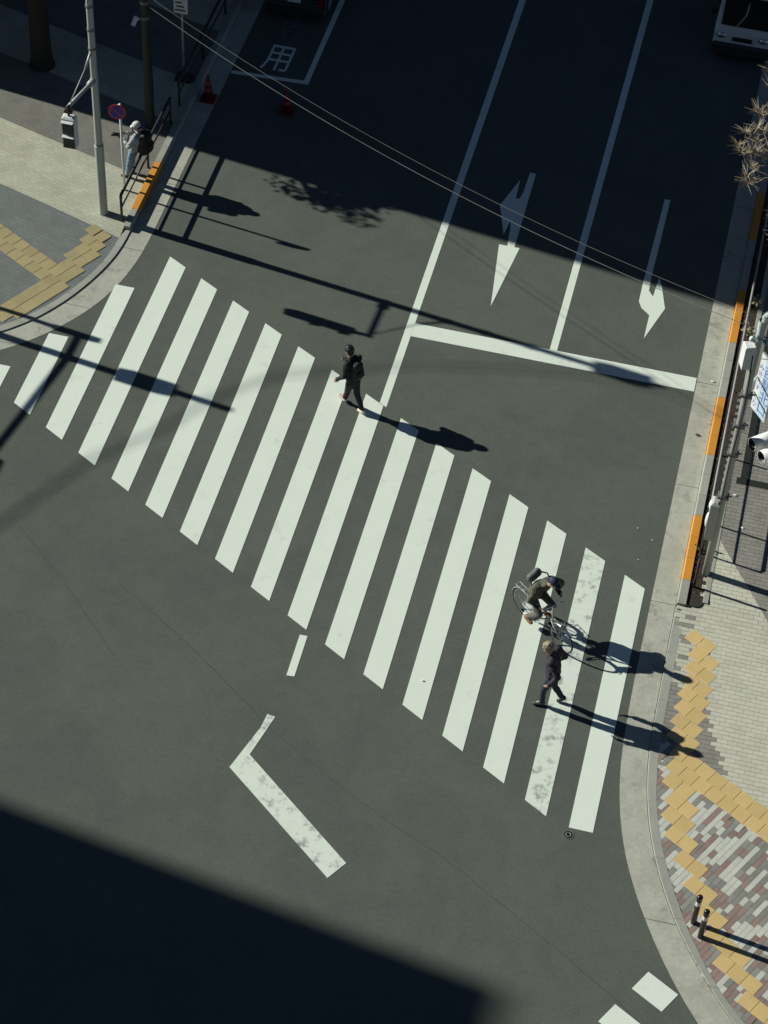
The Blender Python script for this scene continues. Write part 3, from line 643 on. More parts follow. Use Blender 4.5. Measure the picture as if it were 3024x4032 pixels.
# grey-haired man in a dark jacket near the kerb
J = dict(head=(13.335, -9.635, 1.585), look=(-.95, -.15, -.22), neck=(13.415, -9.63, 1.435), chest=(13.47, -9.63, 1.22), pelvis=(13.50, -9.69, .91),
         shl=(13.45, -9.81, 1.37), shr=(13.49, -9.44, 1.37), ell=(13.62, -9.91, 1.10), wrl=(13.47, -9.95, .86), hal=(-.5, .15, -.8), elr=(13.66, -9.36, 1.10), wrr=(13.50, -9.32, .87), har=(-.5, -.15, -.8),
         hipl=(13.48, -9.78, .86), hipr=(13.50, -9.60, .86), knl=(13.38, -9.78, .48), anl=(13.375, -9.775, .11), tol=(13.225, -9.80, .055), knr=(13.565, -9.63, .48), anr=(13.73, -9.61, .165), tor=(13.66, -9.62, .05), soler=(-.75, 0, .6))
for k_ in list(J):
    if isinstance(J[k_], tuple) and k_[:2] not in ('lo', 'ha', 'so') or k_ == 'head':
        x_, y_, z_ = J[k_]; d_ = z_*.06; J[k_] = (x_+.07*d_, y_-.86*d_, z_+d_)
man2, f2, r2 = person('person with grey hair in a dark jacket walking away from the right kerb', J, (-.97, -.12), 'jkt_navy', 'trs_navy', ('shoe_teal', 'shoe_black'), 'hair_grey', seed=3, jk=1.06)

# cyclist
RA, FA = Vector((12.585, -7.625, 0)), Vector((13.475, -8.335, 0)); H = (FA-RA).normalized(); RT = Vector((H.y, -H.x, 0)); UP = Vector((0, 0, 1)); WB = (FA-RA).length
def bp(a, l, z): return RA+H*a+RT*l+UP*z
bike = thing('bicycle', bp(.5, 0, 0), 'grey city bicycle ridden over the last stripes of the crossing', 'bicycle')
def wheel(c):
    b = MB(); b.torus(c, .315, .0175, RT, 40, 8); w_ = b.build('wheel', M['tyre'], bike, True)
    b = MB(); b.torus(c, .296, .010, RT, 40, 6); b.build('rim', M['chrome'], w_, True)
    b = MB()
    for k in range(18):
        a = 2*PI*k/18; d = H*math.cos(a)+UP*math.sin(a); b.tube([c+RT*(.025*(-1)**k), c+d*.292], .0016, 4, False)
    b.tube([c-RT*.045, c+RT*.045], .02, 10); b.build('spokes', M['chrome'], w_)
rc, fc = RA+UP*.333, FA+UP*.333; wheel(rc); wheel(fc)
bb = bp(.44, 0, .28); st = bp(.30, 0, .82); hb = bp(WB-.30, 0, .62); ht = bp(WB-.345, 0, .86)
b = MB()
for p, q, rr in ((bb, st, .015), (bb, hb, .019), (bp(.37, 0, .55), ht+(hb-ht)*.3, .016), (hb, ht, .019)): b.tube([p, q], rr, 10)
for s in (-1, 1): b.tube([rc+RT*s*.05, bb+RT*s*.03], .009, 8); b.tube([rc+RT*s*.05, st-UP*.12+RT*s*.015], .008, 8)
b.build('frame', M['steel'], bike, True)
b = MB(); b.tube([ht, hb, hb+(fc-hb)*.15], .016, 8)
for s in (-1, 1): b.tube([hb+RT*s*.045, fc+RT*s*.05], .011, 8)
b.build('fork', M['steel'], bike, True)
stem = ht+UP*.12-H*.01
b = MB(); b.tube([ht, stem], .014, 8); b.tube([stem-RT*.30-H*.14+UP*.03, stem-RT*.22-H*.03+UP*.03, stem-RT*.06, stem+RT*.06, stem+RT*.22-H*.03+UP*.03, stem+RT*.30-H*.14+UP*.03], .0115, 8); hbar = b.build('handlebar', M['chrome'], bike, True)
for s in (-1, 1): MB().tube([stem+RT*s*.285-H*.10+UP*.03, stem+RT*s*.305-H*.19+UP*.03], .018, 8).build('grip', M['black'], hbar, True)
b = MB(); b.tube([stem-RT*.17+UP*.02, stem-RT*.24+H*.05-UP*.0], .006, 6); b.build('brake_lever', M['steel_dk'], hbar); b = MB(); b.tube([stem+RT*.17+UP*.02, stem+RT*.24+H*.05], .006, 6); b.build('brake_lever', M['steel_dk'], hbar)
b = MB(); b.cap(st+UP*.05-H*.07, st+UP*.05-H*.05, .05, .05, 12, (RT, 1.7)); b.cap(st+UP*.05-H*.05, st+UP*.05+H*.12, .045, .022, 12, (RT, 1.4)); remeshed('saddle', b, .012, M['black'], bike, 2)
def mudguard(c, a0, a1):
    b = MB(); V = []; F = []; n = 16
    for i in range(n+1):
        a = a0+(a1-a0)*i/n; d = H*math.cos(a)+UP*math.sin(a)
        for l, k in ((-.028, .345), (-.018, .357), (.018, .357), (.028, .345)): V.append(c+d*k+RT*l)
    for i in range(n):
        for k in range(3): F.append((4*i+k, 4*i+k+1, 4*i+k+5, 4*i+k+4))
    b.add(V, F); b.build('mudguard', M['chrome'], bike, True)
mudguard(rc, .7, 3.2); mudguard(fc, .9, 2.6)
b = MB()
for s in (-1, 1): b.tube([bp(.16, s*.05, .70), bp(-.24, s*.055, .71)], .007, 6); b.tube([bp(-.2, s*.055, .70), rc+RT*s*.06], .006, 6)
for k in range(4): b.tube([bp(.1-.11*k, -.055, .71), bp(.1-.11*k, .055, .71)], .005, 6)
b.build('rear_rack', M['steel'], bike)
b = MB(); b.disc(bb+RT*.05, .095, RT, .006, 28); b.tube([bb-RT*.07, bb+RT*.07], .02, 10)
b.tube([bb+RT*.07, bp(.34, .075, .155)], .010, 8); b.tube([bb-RT*.07, bp(.54, -.075, .405)], .010, 8); crank = b.build('crank', M['chrome'], bike)
for p in (bp(.34, .12, .155), bp(.54, -.12, .405)): MB().box((p.x-.045, p.y-.035, p.z-.012), (p.x+.045, p.y+.035, p.z+.012), .004, math.atan2(H.y, H.x)).build('pedal', M['black'], crank)
b = MB(); b.tube([bb+RT*.055+UP*.095, rc+RT*.055+UP*.035], .006, 6); b.tube([bb+RT*.055-UP*.095, rc+RT*.055-UP*.035], .006, 6); b.build('chain', M['steel_dk'], bike)
b = MB(); b.ell(fc+UP*.44-H*.02, (.04, .04, .04), 12, 8); b.build('headlamp', M['chrome'], bike, True)
b = MB(); bc = bp(WB+.02, 0, .74)
b.tube([hb+H*.05+UP*.05, bc-UP*.08], .008, 6); b.tube([bc-UP*.06-RT*.1, bc-UP*.06+RT*.1], .006, 6); b.build('lamp_bracket', M['steel_dk'], bike)
LH, RH = stem-RT*.295-H*.14+UP*.045, stem+RT*.295-H*.14+UP*.045
hip = bp(.29, 0, .93)
J = dict(head=tuple(bp(.68, -.03, 1.57)), look=(H.x, H.y, -.3), neck=tuple(bp(.54, -.02, 1.42)), chest=tuple(bp(.40, 0, 1.20)), pelvis=tuple(hip),
         shl=tuple(bp(.46, -.19, 1.33)), shr=tuple(bp(.46, .19, 1.33)), ell=tuple(bp(.56, -.40, 1.20)), wrl=tuple(LH-H*.07+UP*.03), elr=tuple(bp(.50, .36, 1.12)), wrr=tuple(RH-H*.07+UP*.03), hal=(H.x, H.y, -.25), har=(H.x, H.y, -.25),
         hipl=tuple(hip-RT*.09-UP*.03), hipr=tuple(hip+RT*.09-UP*.03), knl=tuple(bp(.67, -.13, .80)), anl=tuple(bp(.49, -.13, .50)), tol=tuple(bp(.63, -.13, .455)), knr=tuple(bp(.58, .13, .62)), anr=tuple(bp(.27, .135, .26)), tor=tuple(bp(.41, .135, .205)), ground=0)
man3, f3, r3 = person('person in an olive jacket and navy cap riding the bicycle', J, H, 'jkt_olive', 'trs_beige', ('shoe_brown', 'shoe_brown'), 'cap_navy', hair_kind='cap', seed=6, gloves='glove', jk=1.08)
sb = thing('shoulder_bag', bp(.2, 0, 1.3), 'grey bag with black strap on the back of the rider', 'bag')
b = MB(); b.cap(bp(.17, -.08, 1.36), bp(.17, .08, 1.30), .085, .085, 12, (UP, 1.35)); remeshed('bag_body', b, .012, M['bag_grey'], sb, 3, .008, .08)
b = MB(); b.tube([bp(.22, -.15, 1.37), bp(.35, -.17, 1.44), bp(.50, -.13, 1.40), bp(.58, .0, 1.27), bp(.55, .13, 1.12), bp(.36, .185, 1.08), bp(.22, .10, 1.22)], .016, 8); b.build('strap', M['bag'], sb, True)

# man with a cap, camera and rucksack by the left railing
J = dict(head=(1.185, 3.06, 1.58), look=(-.93, -.1, -.35), neck=(1.23, 3.07, 1.435), chest=(1.20, 3.03, 1.24), pelvis=(1.10, 3.0, .95),
         shl=(1.17, 2.85, 1.38), shr=(1.20, 3.23, 1.38), ell=(1.06, 2.78, 1.16), wrl=(.90, 2.91, 1.27), elr=(1.04, 3.27, 1.18), wrr=(.90, 3.10, 1.28), hal=(-.8, .3, .1), har=(-.8, -.3, .1),
         hipl=(1.09, 2.92, .9), hipr=(1.10, 3.09, .9), knl=(1.00, 2.92, .54), anl=(.945, 2.925, .22), tol=(.80, 2.93, .165), knr=(1.02, 3.10, .54), anr=(.99, 3.11, .22), tor=(.845, 3.13, .165), ground=.12)
man4, f4, r4 = person('person in jeans, pale cap and grey top holding a camera by the left railing', J, (-1, .05), 'shirt_grey', 'jeans', ('shoe_black', 'shoe_black'), 'cap_grey', hair_kind='cap', seed=9)
backpack((1.375, 3.05, 1.17), f4, r4, (.44, .32, .62), M['bag'], 'big black rucksack on the person with the pale cap', -.1)
cm = thing('camera', (.80, 3.0, 1.28), 'black camera with long lens in the hands of the person in jeans', 'camera')
MB().box((.765, 2.93, 1.24), (.84, 3.08, 1.35), .01).build('camera_body', M['black'], cm)
b = MB(); b.tube([(.77, 3.0, 1.29), (.62, 3.0, 1.27), (.58, 3.0, 1.262)], [.04, .045, .05], 14); b.build('lens_barrel', M['black'], cm, True)

# ------------------------------------------------------------------ left street furniture
def fence(name, x, ys, z0, zt, zl, y_end, label, mp, mr, k=1.0):
    t_ = thing(name, (x, ys[0], z0), label, 'railing')
    for y in ys: b = MB(); b.tube([(x, y, z0-.05), (x, y, zt-.02)], .022*k, 10); b.build('post', mp, t_, True)
    b = MB(); b.tube([(x, ys[0]-.0, zt-.10), (x, ys[0]+.008, zt-.03), (x, ys[0]+.05, zt), (x, y_end, zt)], .026*k, 10); b.build('top_rail', mr, t_, True)
    b = MB(); b.tube([(x, ys[0], zl), (x, y_end, zl)], .016*k, 8); b.build('lower_rail', mp, t_, True)
    return t_
fence('pedestrian_railing', 1.30, [1.40, 3.40, 5.18], .12, .86, .50, 5.2, 'dark two-rail railing along the orange kerb on the left corner', M['fence'], M['fence'], 1.4)
fence('pedestrian_railing', 1.30, [5.9, 7.9, 9.9, 11.9], .12, .86, .50, 12, 'dark two-rail railing continuing in the shade on the left', M['fence'], M['fence'], 1.4)
fence('pedestrian_railing', 15.82, [-5.2, -4.32, -2.32, -.32, 1.68, 3.68, 5.68], .12, .85, .51, 8, 'grey two-rail railing in the planting bed on the right', M['fence'], M['rail'])

sp = thing('pedestrian_signal', (.8, 1.55, .1), 'grey signal pole with white pedestrian signal on an arm at the left corner', 'traffic signal')
b = MB(); b.tube([(.8, 1.55, .05), (.8, 1.55, 2.1), (.8, 1.55, 2.12), (.8, 1.55, 7.55)], [.105, .105, .086, .07], 18); b.build('pole', M['steel'], sp)
autosmooth(sp.children[0])
for z in (2.12, 3.92, 4.75, 5.25, 5.85): b = MB(); b.tube([(.8, 1.55, z-.03), (.8, 1.55, z+.03)], .094, 16); b.build('clamp', M['steel_dk'] if z != 3.92 else M['steel'], sp)
HX, HY = .60, .38
b = MB(); b.tube([(.79, 1.47, 3.92), (.76, 1.32, 3.92)], .075, 12); b.tube([(.76, 1.34, 3.92), (HX, HY, 3.98)], .042, 12); b.build('arm', M['steel'], sp, True)
b = MB(); b.tube([(.79, 1.5, 4.72), (.745, 1.2, 4.45)], .03, 8); b.tube([(.745, 1.2, 4.45), (HX+.015, HY+.12, 4.02)], .013, 6); b.build('brace', M['steel'], sp, True)
b = MB(); b.tube([(HX, HY, 3.98), (HX, HY, 3.74)], .028, 10); b.box((HX-.09, HY-.05, 3.84), (HX+.09, HY+.05, 3.88)); b.ell((HX, HY, 3.98), .05, 10, 8); b.build('hanger', M['black'], sp)
b = MB(); b.box((HX-.15, HY-.10, 2.92), (HX+.15, HY+.10, 3.74), .04); hs = b.build('signal_head', M['white'], sp)
b = MB(); b.box((HX-.13, HY-.112, 2.94), (HX+.13, HY-.098, 3.70)); b.build('face', M['steel_dk'], hs)
for z in (2.95, 3.34): MB().box((HX-.115, HY-.125, z), (HX+.115, HY-.112, z+.31)).build('lens', M['lens'], hs)
for z in (3.28, 3.67): b = MB(); b.add([(HX-.135, HY-.11, z), (HX+.135, HY-.11, z), (HX+.135, HY-.19, z-.02), (HX-.135, HY-.19, z-.02), (HX-.135, HY-.11, z+.012), (HX+.135, HY-.11, z+.012), (HX+.135, HY-.19, z-.008), (HX-.135, HY-.19, z-.008)], [(3, 2, 1, 0), (4, 5, 6, 7), (0, 1, 5, 4), (1, 2, 6, 5), (2, 3, 7, 6), (3, 0, 4, 7)]); b.build('visor', M['white'], hs)
b = MB(); b.box((.62, 1.36, 6.75), (.98, 1.74, 7.35), .04); b.build('control_unit', M['steel'], sp)

ns = thing('no_parking_sign', (1.02, 2.46, .12), 'round blue no-parking sign with red ring on a white post', 'road sign')
MB().tube([(1.02, 2.46, .1), (1.02, 2.46, 2.62)], .03, 12).build('post', M['white'], ns, True)
na = Vector((.15, -1, .0)).normalized(); nc = Vector((.96, 2.415, 2.42)); nr = na.cross(UP).normalized()*-1
pl = MB().disc(nc, .21, na, .008, 36).build('plate', M['red'], ns)
MB().disc(nc+na*.006, .158, na, .006, 36).build('disc', M['blue'], pl)
sx = nr*.7071+UP*-.7071; sy = na.cross(sx); b = MB(); c0 = nc+na*.0105
b.add([c0-sx*.16-sy*.017, c0+sx*.16-sy*.017, c0+sx*.16+sy*.017, c0-sx*.16+sy*.017], [(0, 1, 2, 3)]); b.build('slash', M['red'], pl)
b = MB(); b.tube([nc+UP*.17-na*.03, nc+UP*.17+Vector((.06, .05, 0))], .02, 8); b.build('bracket', M['white'], ns)

s2 = thing('information_sign', (1.09, 6.97, .12), 'white rectangular sign with dark lettering on a slim post in the shade', 'sign')
MB().tube([(1.09, 6.97, .1), (1.09, 6.97, 2.75)], .028, 10).build('post', M['steel'], s2, True)
bd = MB().box((.90, 6.925, 2.08), (1.25, 6.94, 2.72)).build('board', M['white'], s2)
b = MB()
for k in range(5): b.box((.94+.03*(k % 2), 6.92, 2.15+k*.11), (1.2-.04*(k % 3), 6.9246, 2.19+k*.11))
b.build('lettering', M['greenpole'], bd)
MB().box((.90, 6.8, .1), (1.30, 7.1, .24), .03).build('weight', M['black'], s2)

gp = thing('utility_pole', (.877, 4.9, .12), 'dark green utility pole behind the left railing', 'pole')
b = MB(); b.tube([(.877, 4.9, .05), (.877, 4.9, 9.5)], [.115, .085], 16); b.build('pole', M['greenpole'], gp, True)
for z in (3.28, 3.7, 3.98): b = MB(); b.tube([(.87, 4.9, z), (.87, 4.9, z+.08)], .115, 14); b.build('band', M['steel_dk'], gp)
cc = thing('security_camera', (.70, 4.8, 3.28), 'small white camera mounted on the dark green pole', 'camera')
b = MB(); b.tube([(.78, 4.83, 3.28), (.66, 4.75, 3.28)], .02, 8); b.build('bracket', M['white'], cc, True)
b = MB(); b.tube([(.69, 4.81, 3.34), (.645, 4.65, 3.18)], .055, 12); b.build('housing', M['white'], cc)
MB().tube([(.645, 4.65, 3.18), (.642, 4.64, 3.17)], .045, 12).build('lens', M['lens'], cc)

def cone(x, y, z, h, label):
    t_ = thing('traffic_cone', (x, y, z), label, 'traffic cone')
    b = MB(); b.tube([(x, y, z+.03), (x, y, z+h)], [.14, .025], 16); b.build('cone_body', M['cone'], t_, True)
    MB().box((x-.19, y-.19, z), (x+.19, y+.19, z+.035), .01).build('base', M['cone'], t_)
    for k in (.35, .62): b = MB(); r0 = .14-(.115)*k; b.tube([(x, y, z+.03+(h-.03)*k), (x, y, z+.03+(h-.03)*(k+.13))], [r0+.004, r0-.011], 16, False); b.build('reflective_band', M['red'], t_, True)
cone(1.86, 6.5, .012, .72, 'dull red traffic cone in the shaded gutter beside the left kerb')
cone(3.85, 6.57, .0, .7, 'dull red traffic cone on the shaded road below the parking bay')

# ------------------------------------------------------------------ right street furniture
rp = thing('signal_pole', (15.98, -5.71, .1), 'grey signal pole with control boxes rising from the right planting bed', 'pole')
PX, PY = 15.985, -5.71
b = MB()
b.tube([(PX, PY, .06), (PX, PY, 6.2), (PX, PY, 6.9), (PX+.06, PY, 7.2), (PX+.3, PY, 7.4), (PX+.9, PY, 7.45), (PX+2.4, PY, 7.5)], [.082, .066, .066, .066, .06, .055, .05], 16); b.build('pole', M['steel'], rp, True)
b = MB(); b.box((PX-.20, PY-.16, 1.28), (PX-.02, PY+.12, 2.32), .05); b.build('signal_controller', M['steel'], rp)
b = MB(); b.ell((PX-.16, PY+.02, 2.12), (.08, .11, .15), 12, 8); b.ell((PX-.20, PY-.02, 1.72), (.05, .1, .2), 12, 8); b.build('hood', M['white'], rp, True)
for z in (2.42, 3.62, 4.4, 5.2): b = MB(); b.box((PX-.11, PY-.09, z), (PX+.11, PY+.09, z+.06), .01); b.tube([(PX-.16, PY-.02, z+.03), (PX+.16, PY+.02, z+.03)], .018, 6); b.build('clamp', M['steel_dk'], rp)
b = MB(); b.tube([(PX-.02, PY-.11, 2.4), (PX-.03, PY-.115, 3.4), (PX+.0, PY-.1, 4.3), (PX+.02, PY-.09, 4.9), (PX-.02, PY-.09, 5.7), (PX-.05, PY-.10, 6.3)], .013, 6); b.build('cable', M['black'], rp, True)
b = MB(); b.box((PX-.24, PY-.13, 5.95), (PX-.03, PY+.09, 6.48), .02, .35); jb = b.build('junction_box', M['white'], rp)
b = MB(); b.tube([(PX, PY, 6.62), (PX, PY, 7.1)], .078, 14, False); b.build('wrap', M['wrap'], rp, True)
b = MB(); b.tube([(PX+.04, PY-.01, 7.14), (PX+.16, PY-.02, 7.38), (PX+.36, PY-.03, 7.48)], [.085, .085, .08], 14); b.build('elbow_cover', M['wrap'], rp, True)
b = MB(); b.ell((PX-.13, PY-.02, 6.62), (.05, .05, .06), 10, 8); b.tube([(PX-.12, PY, 6.55), (PX, PY, 6.55)], .02, 8); b.build('insulator', M['white'], rp, True)
bl = thing('blue_panel', (PX+.25, PY, 6.9), 'cyan blue panel hanging under the bent top of the right pole', 'sign')
MB().box((PX+.14, PY-.05, 6.55), (PX+.85, PY-.02, 7.2), .01).build('panel', M['cyan'], bl)
for k in (.2, .7): MB().tube([(PX+k, PY-.03, 7.15), (PX+k, PY-.01, 7.42)], .012, 6).build('hanger', M['steel_dk'], bl)
# vertical name sign on two arms
vsn = thing('vertical_sign', (16.2, -5.0, 4.0), 'tall white sign with blue characters held by arms on the right pole', 'sign')
SD = Vector((.62, -.785, 0)).normalized(); SN = Vector((-.785, -.62, 0)).normalized()
S0 = Vector((16.135, -5.02, 4.30))            # lower left corner of the plate
SW_, SH_ = .50, 1.42
def sp3(a, z, d=0): return S0+SD*a+UP*z+SN*d
def plate(a0, a1, z0, z1, d0, d1, name, m, par):
    P = [sp3(a, z, d) for d in (d0, d1) for a, z in ((a0, z0), (a1, z0), (a1, z1), (a0, z1))]
    return MB().add(P, [(3, 2, 1, 0), (4, 5, 6, 7), (0, 1, 5, 4), (1, 2, 6, 5), (2, 3, 7, 6), (3, 0, 4, 7)]).build(name, m, par)
pb = plate(0, SW_, 0, SH_, -.02, .02, 'panel', M['steel'], vsn)
plate(.012, .165, .012, SH_-.012, .02, .024, 'white_field', M['white'], pb)
plate(.166, SW_-.012, .012, SH_-.012, .02, .024, 'pale_blue_field', M['pale_blue'], pb)
MS = Matrix(((SD.x, 0, SN.x, 0), (SD.y, 0, SN.y, 0), (0, 1, 0, 0), (0, 0, 0, 1)))
def sign_char(c, a, z, size): text_mesh(c, size, .001, 'lettering', M['bsign'], pb, Matrix.Translation(sp3(a, z, .0255)) @ MS)
for c, z in (('口', .20), ('北', .49), ('駅', .79), ('西', 1.09)): sign_char(c, .33, z, .30)
for c, z in (('り', .16), ('く', .34), ('す', .58), ('え', .76), ('き', .93), ('み', 1.10)): sign_char(c, .088, z, .155)
for z in (4.71, 5.10):
    b = MB(); q = sp3(-.005, z-4.3, -.0); b.tube([(PX+.04, PY+.03, z-.02), (PX+.05, PY+.35, z+.06), q], .024, 8); b.build('arm', M['white'], vsn, True)
# vehicle signal with white hoods at the edge
vh = thing('vehicle_signal', (16.9, -5.7, 4.6), 'white traffic signal with tubular hoods at the right edge beside the pole', 'traffic signal')
hd_ = Vector((-.80, -.60, -.10)).normalized(); hs_ = Vector((.6, -.8, 0)).normalized()
hc = Vector((16.62, -5.50, 4.05))
b = MB()
for k in range(3):
    c0 = hc+hs_*(.36*k)
    b2 = MB(); n = 16; V = []; F = []
    for q, L_ in ((0, 0), (1, 1)):
        for i in range(n):
            a = 2*PI*i/n; e = UP*math.cos(a)+hd_.cross(UP).normalized()*math.sin(a)
            V += [c0+e*.135+hd_*(.42*L_), c0+e*.127+hd_*(.42*L_)]
    for i in range(n):
        j = (i+1) % n; F += [(2*i, 2*j, 2*n+2*j, 2*n+2*i), (2*i+1, 2*n+2*i+1, 2*n+2*j+1, 2*j+1), (2*n+2*i, 2*n+2*j, 2*n+2*j+1, 2*n+2*i+1)]
    b2.add(V, F); b2.mi = [1 if i % 3 == 1 else 0 for i in range(len(F))]; b2.build('hood', [M['white'], M['black']], vh, True)
    MB().disc(c0+hd_*.05, .127, hd_, .01, 20).build('lens', M['lens'], vh)
b.tube([hc-hs_*.1-hd_*.1, hc+hs_*.82-hd_*.1], .16, 14); b.build('housing', M['white'], vh, True)
b = MB(); b.tube([hc+hs_*.3-hd_*.15, (17.6, -5.71, 5.2), (17.6, -5.71, 7.46)], .035, 8); b.build('hanger_arm', M['steel'], vh, True)
# bollards and slim post
def bollard(x, y, label):
    z = zR(y); t_ = thing('bollard', (x, y, z), label, 'bollard', 'dark bollards on the mosaic pavement')
    b = MB(); b.tube([(x, y, z-.03), (x, y, z+.60)], .052, 18); b.tube([(x, y, z+.72), (x, y, z+.80), (x, y, z+.815)], [.052, .052, .046], 18); o = b.build('post', M['bollard'], t_); autosmooth(o)
    b = MB(); b.tube([(x, y, z+.60), (x, y, z+.72)], .0505, 18, False); b.build('reflective_band', M['reflect'], t_, True)
    b = MB(); b.ell((x, y, z+.835), (.058, .058, .05), 16, 10); b.build('knob', M['bollard'], t_, True)
bollard(16.915, -13.86, 'dark bollard with white band, farther from the picture bottom of the two')
bollard(17.075, -14.12, 'dark bollard with white band, nearer to the picture bottom of the two')
pp = thing('slim_post', (15.80, -6.13, .12), 'slim dark post at the rounded end of the right planting bed', 'post')
MB().tube([(15.80, -6.13, .05), (15.80, -6.13, .93)], .028, 10).build('post', M['fence'], pp, True); MB().ell((15.80, -6.13, .93), .03, 10, 6).build('post_top', M['fence'], pp, True)

# overhead wires between green pole and right pole
def wire(p, q, sag, r, label):
    p, q = Vector(p), Vector(q); P = [p.lerp(q, t)-UP*(sag*4*t*(1-t)) for t in np.linspace(0, 1, 40)]
    b = MB(); b.tube(P, r, 6); return tag(b.build('overhead_wire', M['wire'], None, True), label, 'wire', 'wires over the crossing')
wire((.89, 4.81, 3.75), (PX-.1, PY, 6.86), .62, .006, 'lower thin wire from the green pole to the right pole')
wire((.90, 4.81, 4.03), (PX-.1, PY+.02, 7.12), .62, .004, 'upper thinner wire from the green pole to the right pole')
# ------------------------------------------------------------------ poles and cables left of the picture that throw their shadows into it
sg = thing('signal_gantry', (-4.9, -2.2, 0), 'signal pole with long arm just beyond the left edge', 'traffic signal')
b = MB(); b.tube([(-4.9, -2.2, 0), (-4.9, -2.2, 5.75)], [.11, .085], 12); b.build('pole', M['steel'], sg, True)
b = MB(); b.tube([(-4.9, -1.45, 0), (-4.9, -1.45, 3.75)], .06, 10); b.box((-5.0, -1.53, 3.3), (-4.8, -1.37, 3.85)); b.build('post', M['steel'], sg)
b = MB(); b.tube([(-4.9, -1.45, 3.6), (-4.95, -2.2, 3.62), (-5.75, -5.4, 3.75)], .055, 10); b.build('arm', M['steel'], sg, True)
b = MB(); b.box((-6.2, -6.3, 3.55), (-5.8, -5.4, 4.0), .05); b.build('signal_head', M['white'], sg)
b = MB(); b.box((-5.1, -2.4, 4.35), (-4.7, -2.0, 4.95), .03); b.build('control_unit', M['steel'], sg)
ZC = 13.5; sx_, sy_ = -ZC/math.tan(SUN_EL)*math.cos(SUN_AZ), ZC/math.tan(SUN_EL)*math.sin(SUN_AZ)
cpts = [(-1.2, -14), (.6, -10.5), (1.84, -8.2), (3.05, -6.0), (4.07, -4.95), (4.95, -3.6), (6.1, -2.55), (7.9, -1.78), (9.2, -1.36), (10.9, -.98), (12.5, -.68), (14.0, -.62), (15.0, -.9), (16.2, -1.4)]
for off, lab in ((0, 'near'), (.22, 'far')):
    b = MB(); b.tube([(x+sx_+off*.2, y+sy_+off, ZC) for x, y in cpts], .015, 6); tag(b.build('overhead_cable', M['black'], None, True), lab+'er overhead cable beyond the left edge', 'wire', 'cables beyond the left edge')
up_ = thing('utility_pole', (-1.2+sx_, -14+sy_, 0), 'concrete utility pole beyond the left edge holding the cables', 'pole'); b = MB(); b.tube([(-1.2+sx_, -14+sy_, 0), (-1.2+sx_, -14+sy_, ZC+.5)], [.18, .12], 12); b.build('pole', M['steel'], up_, True)

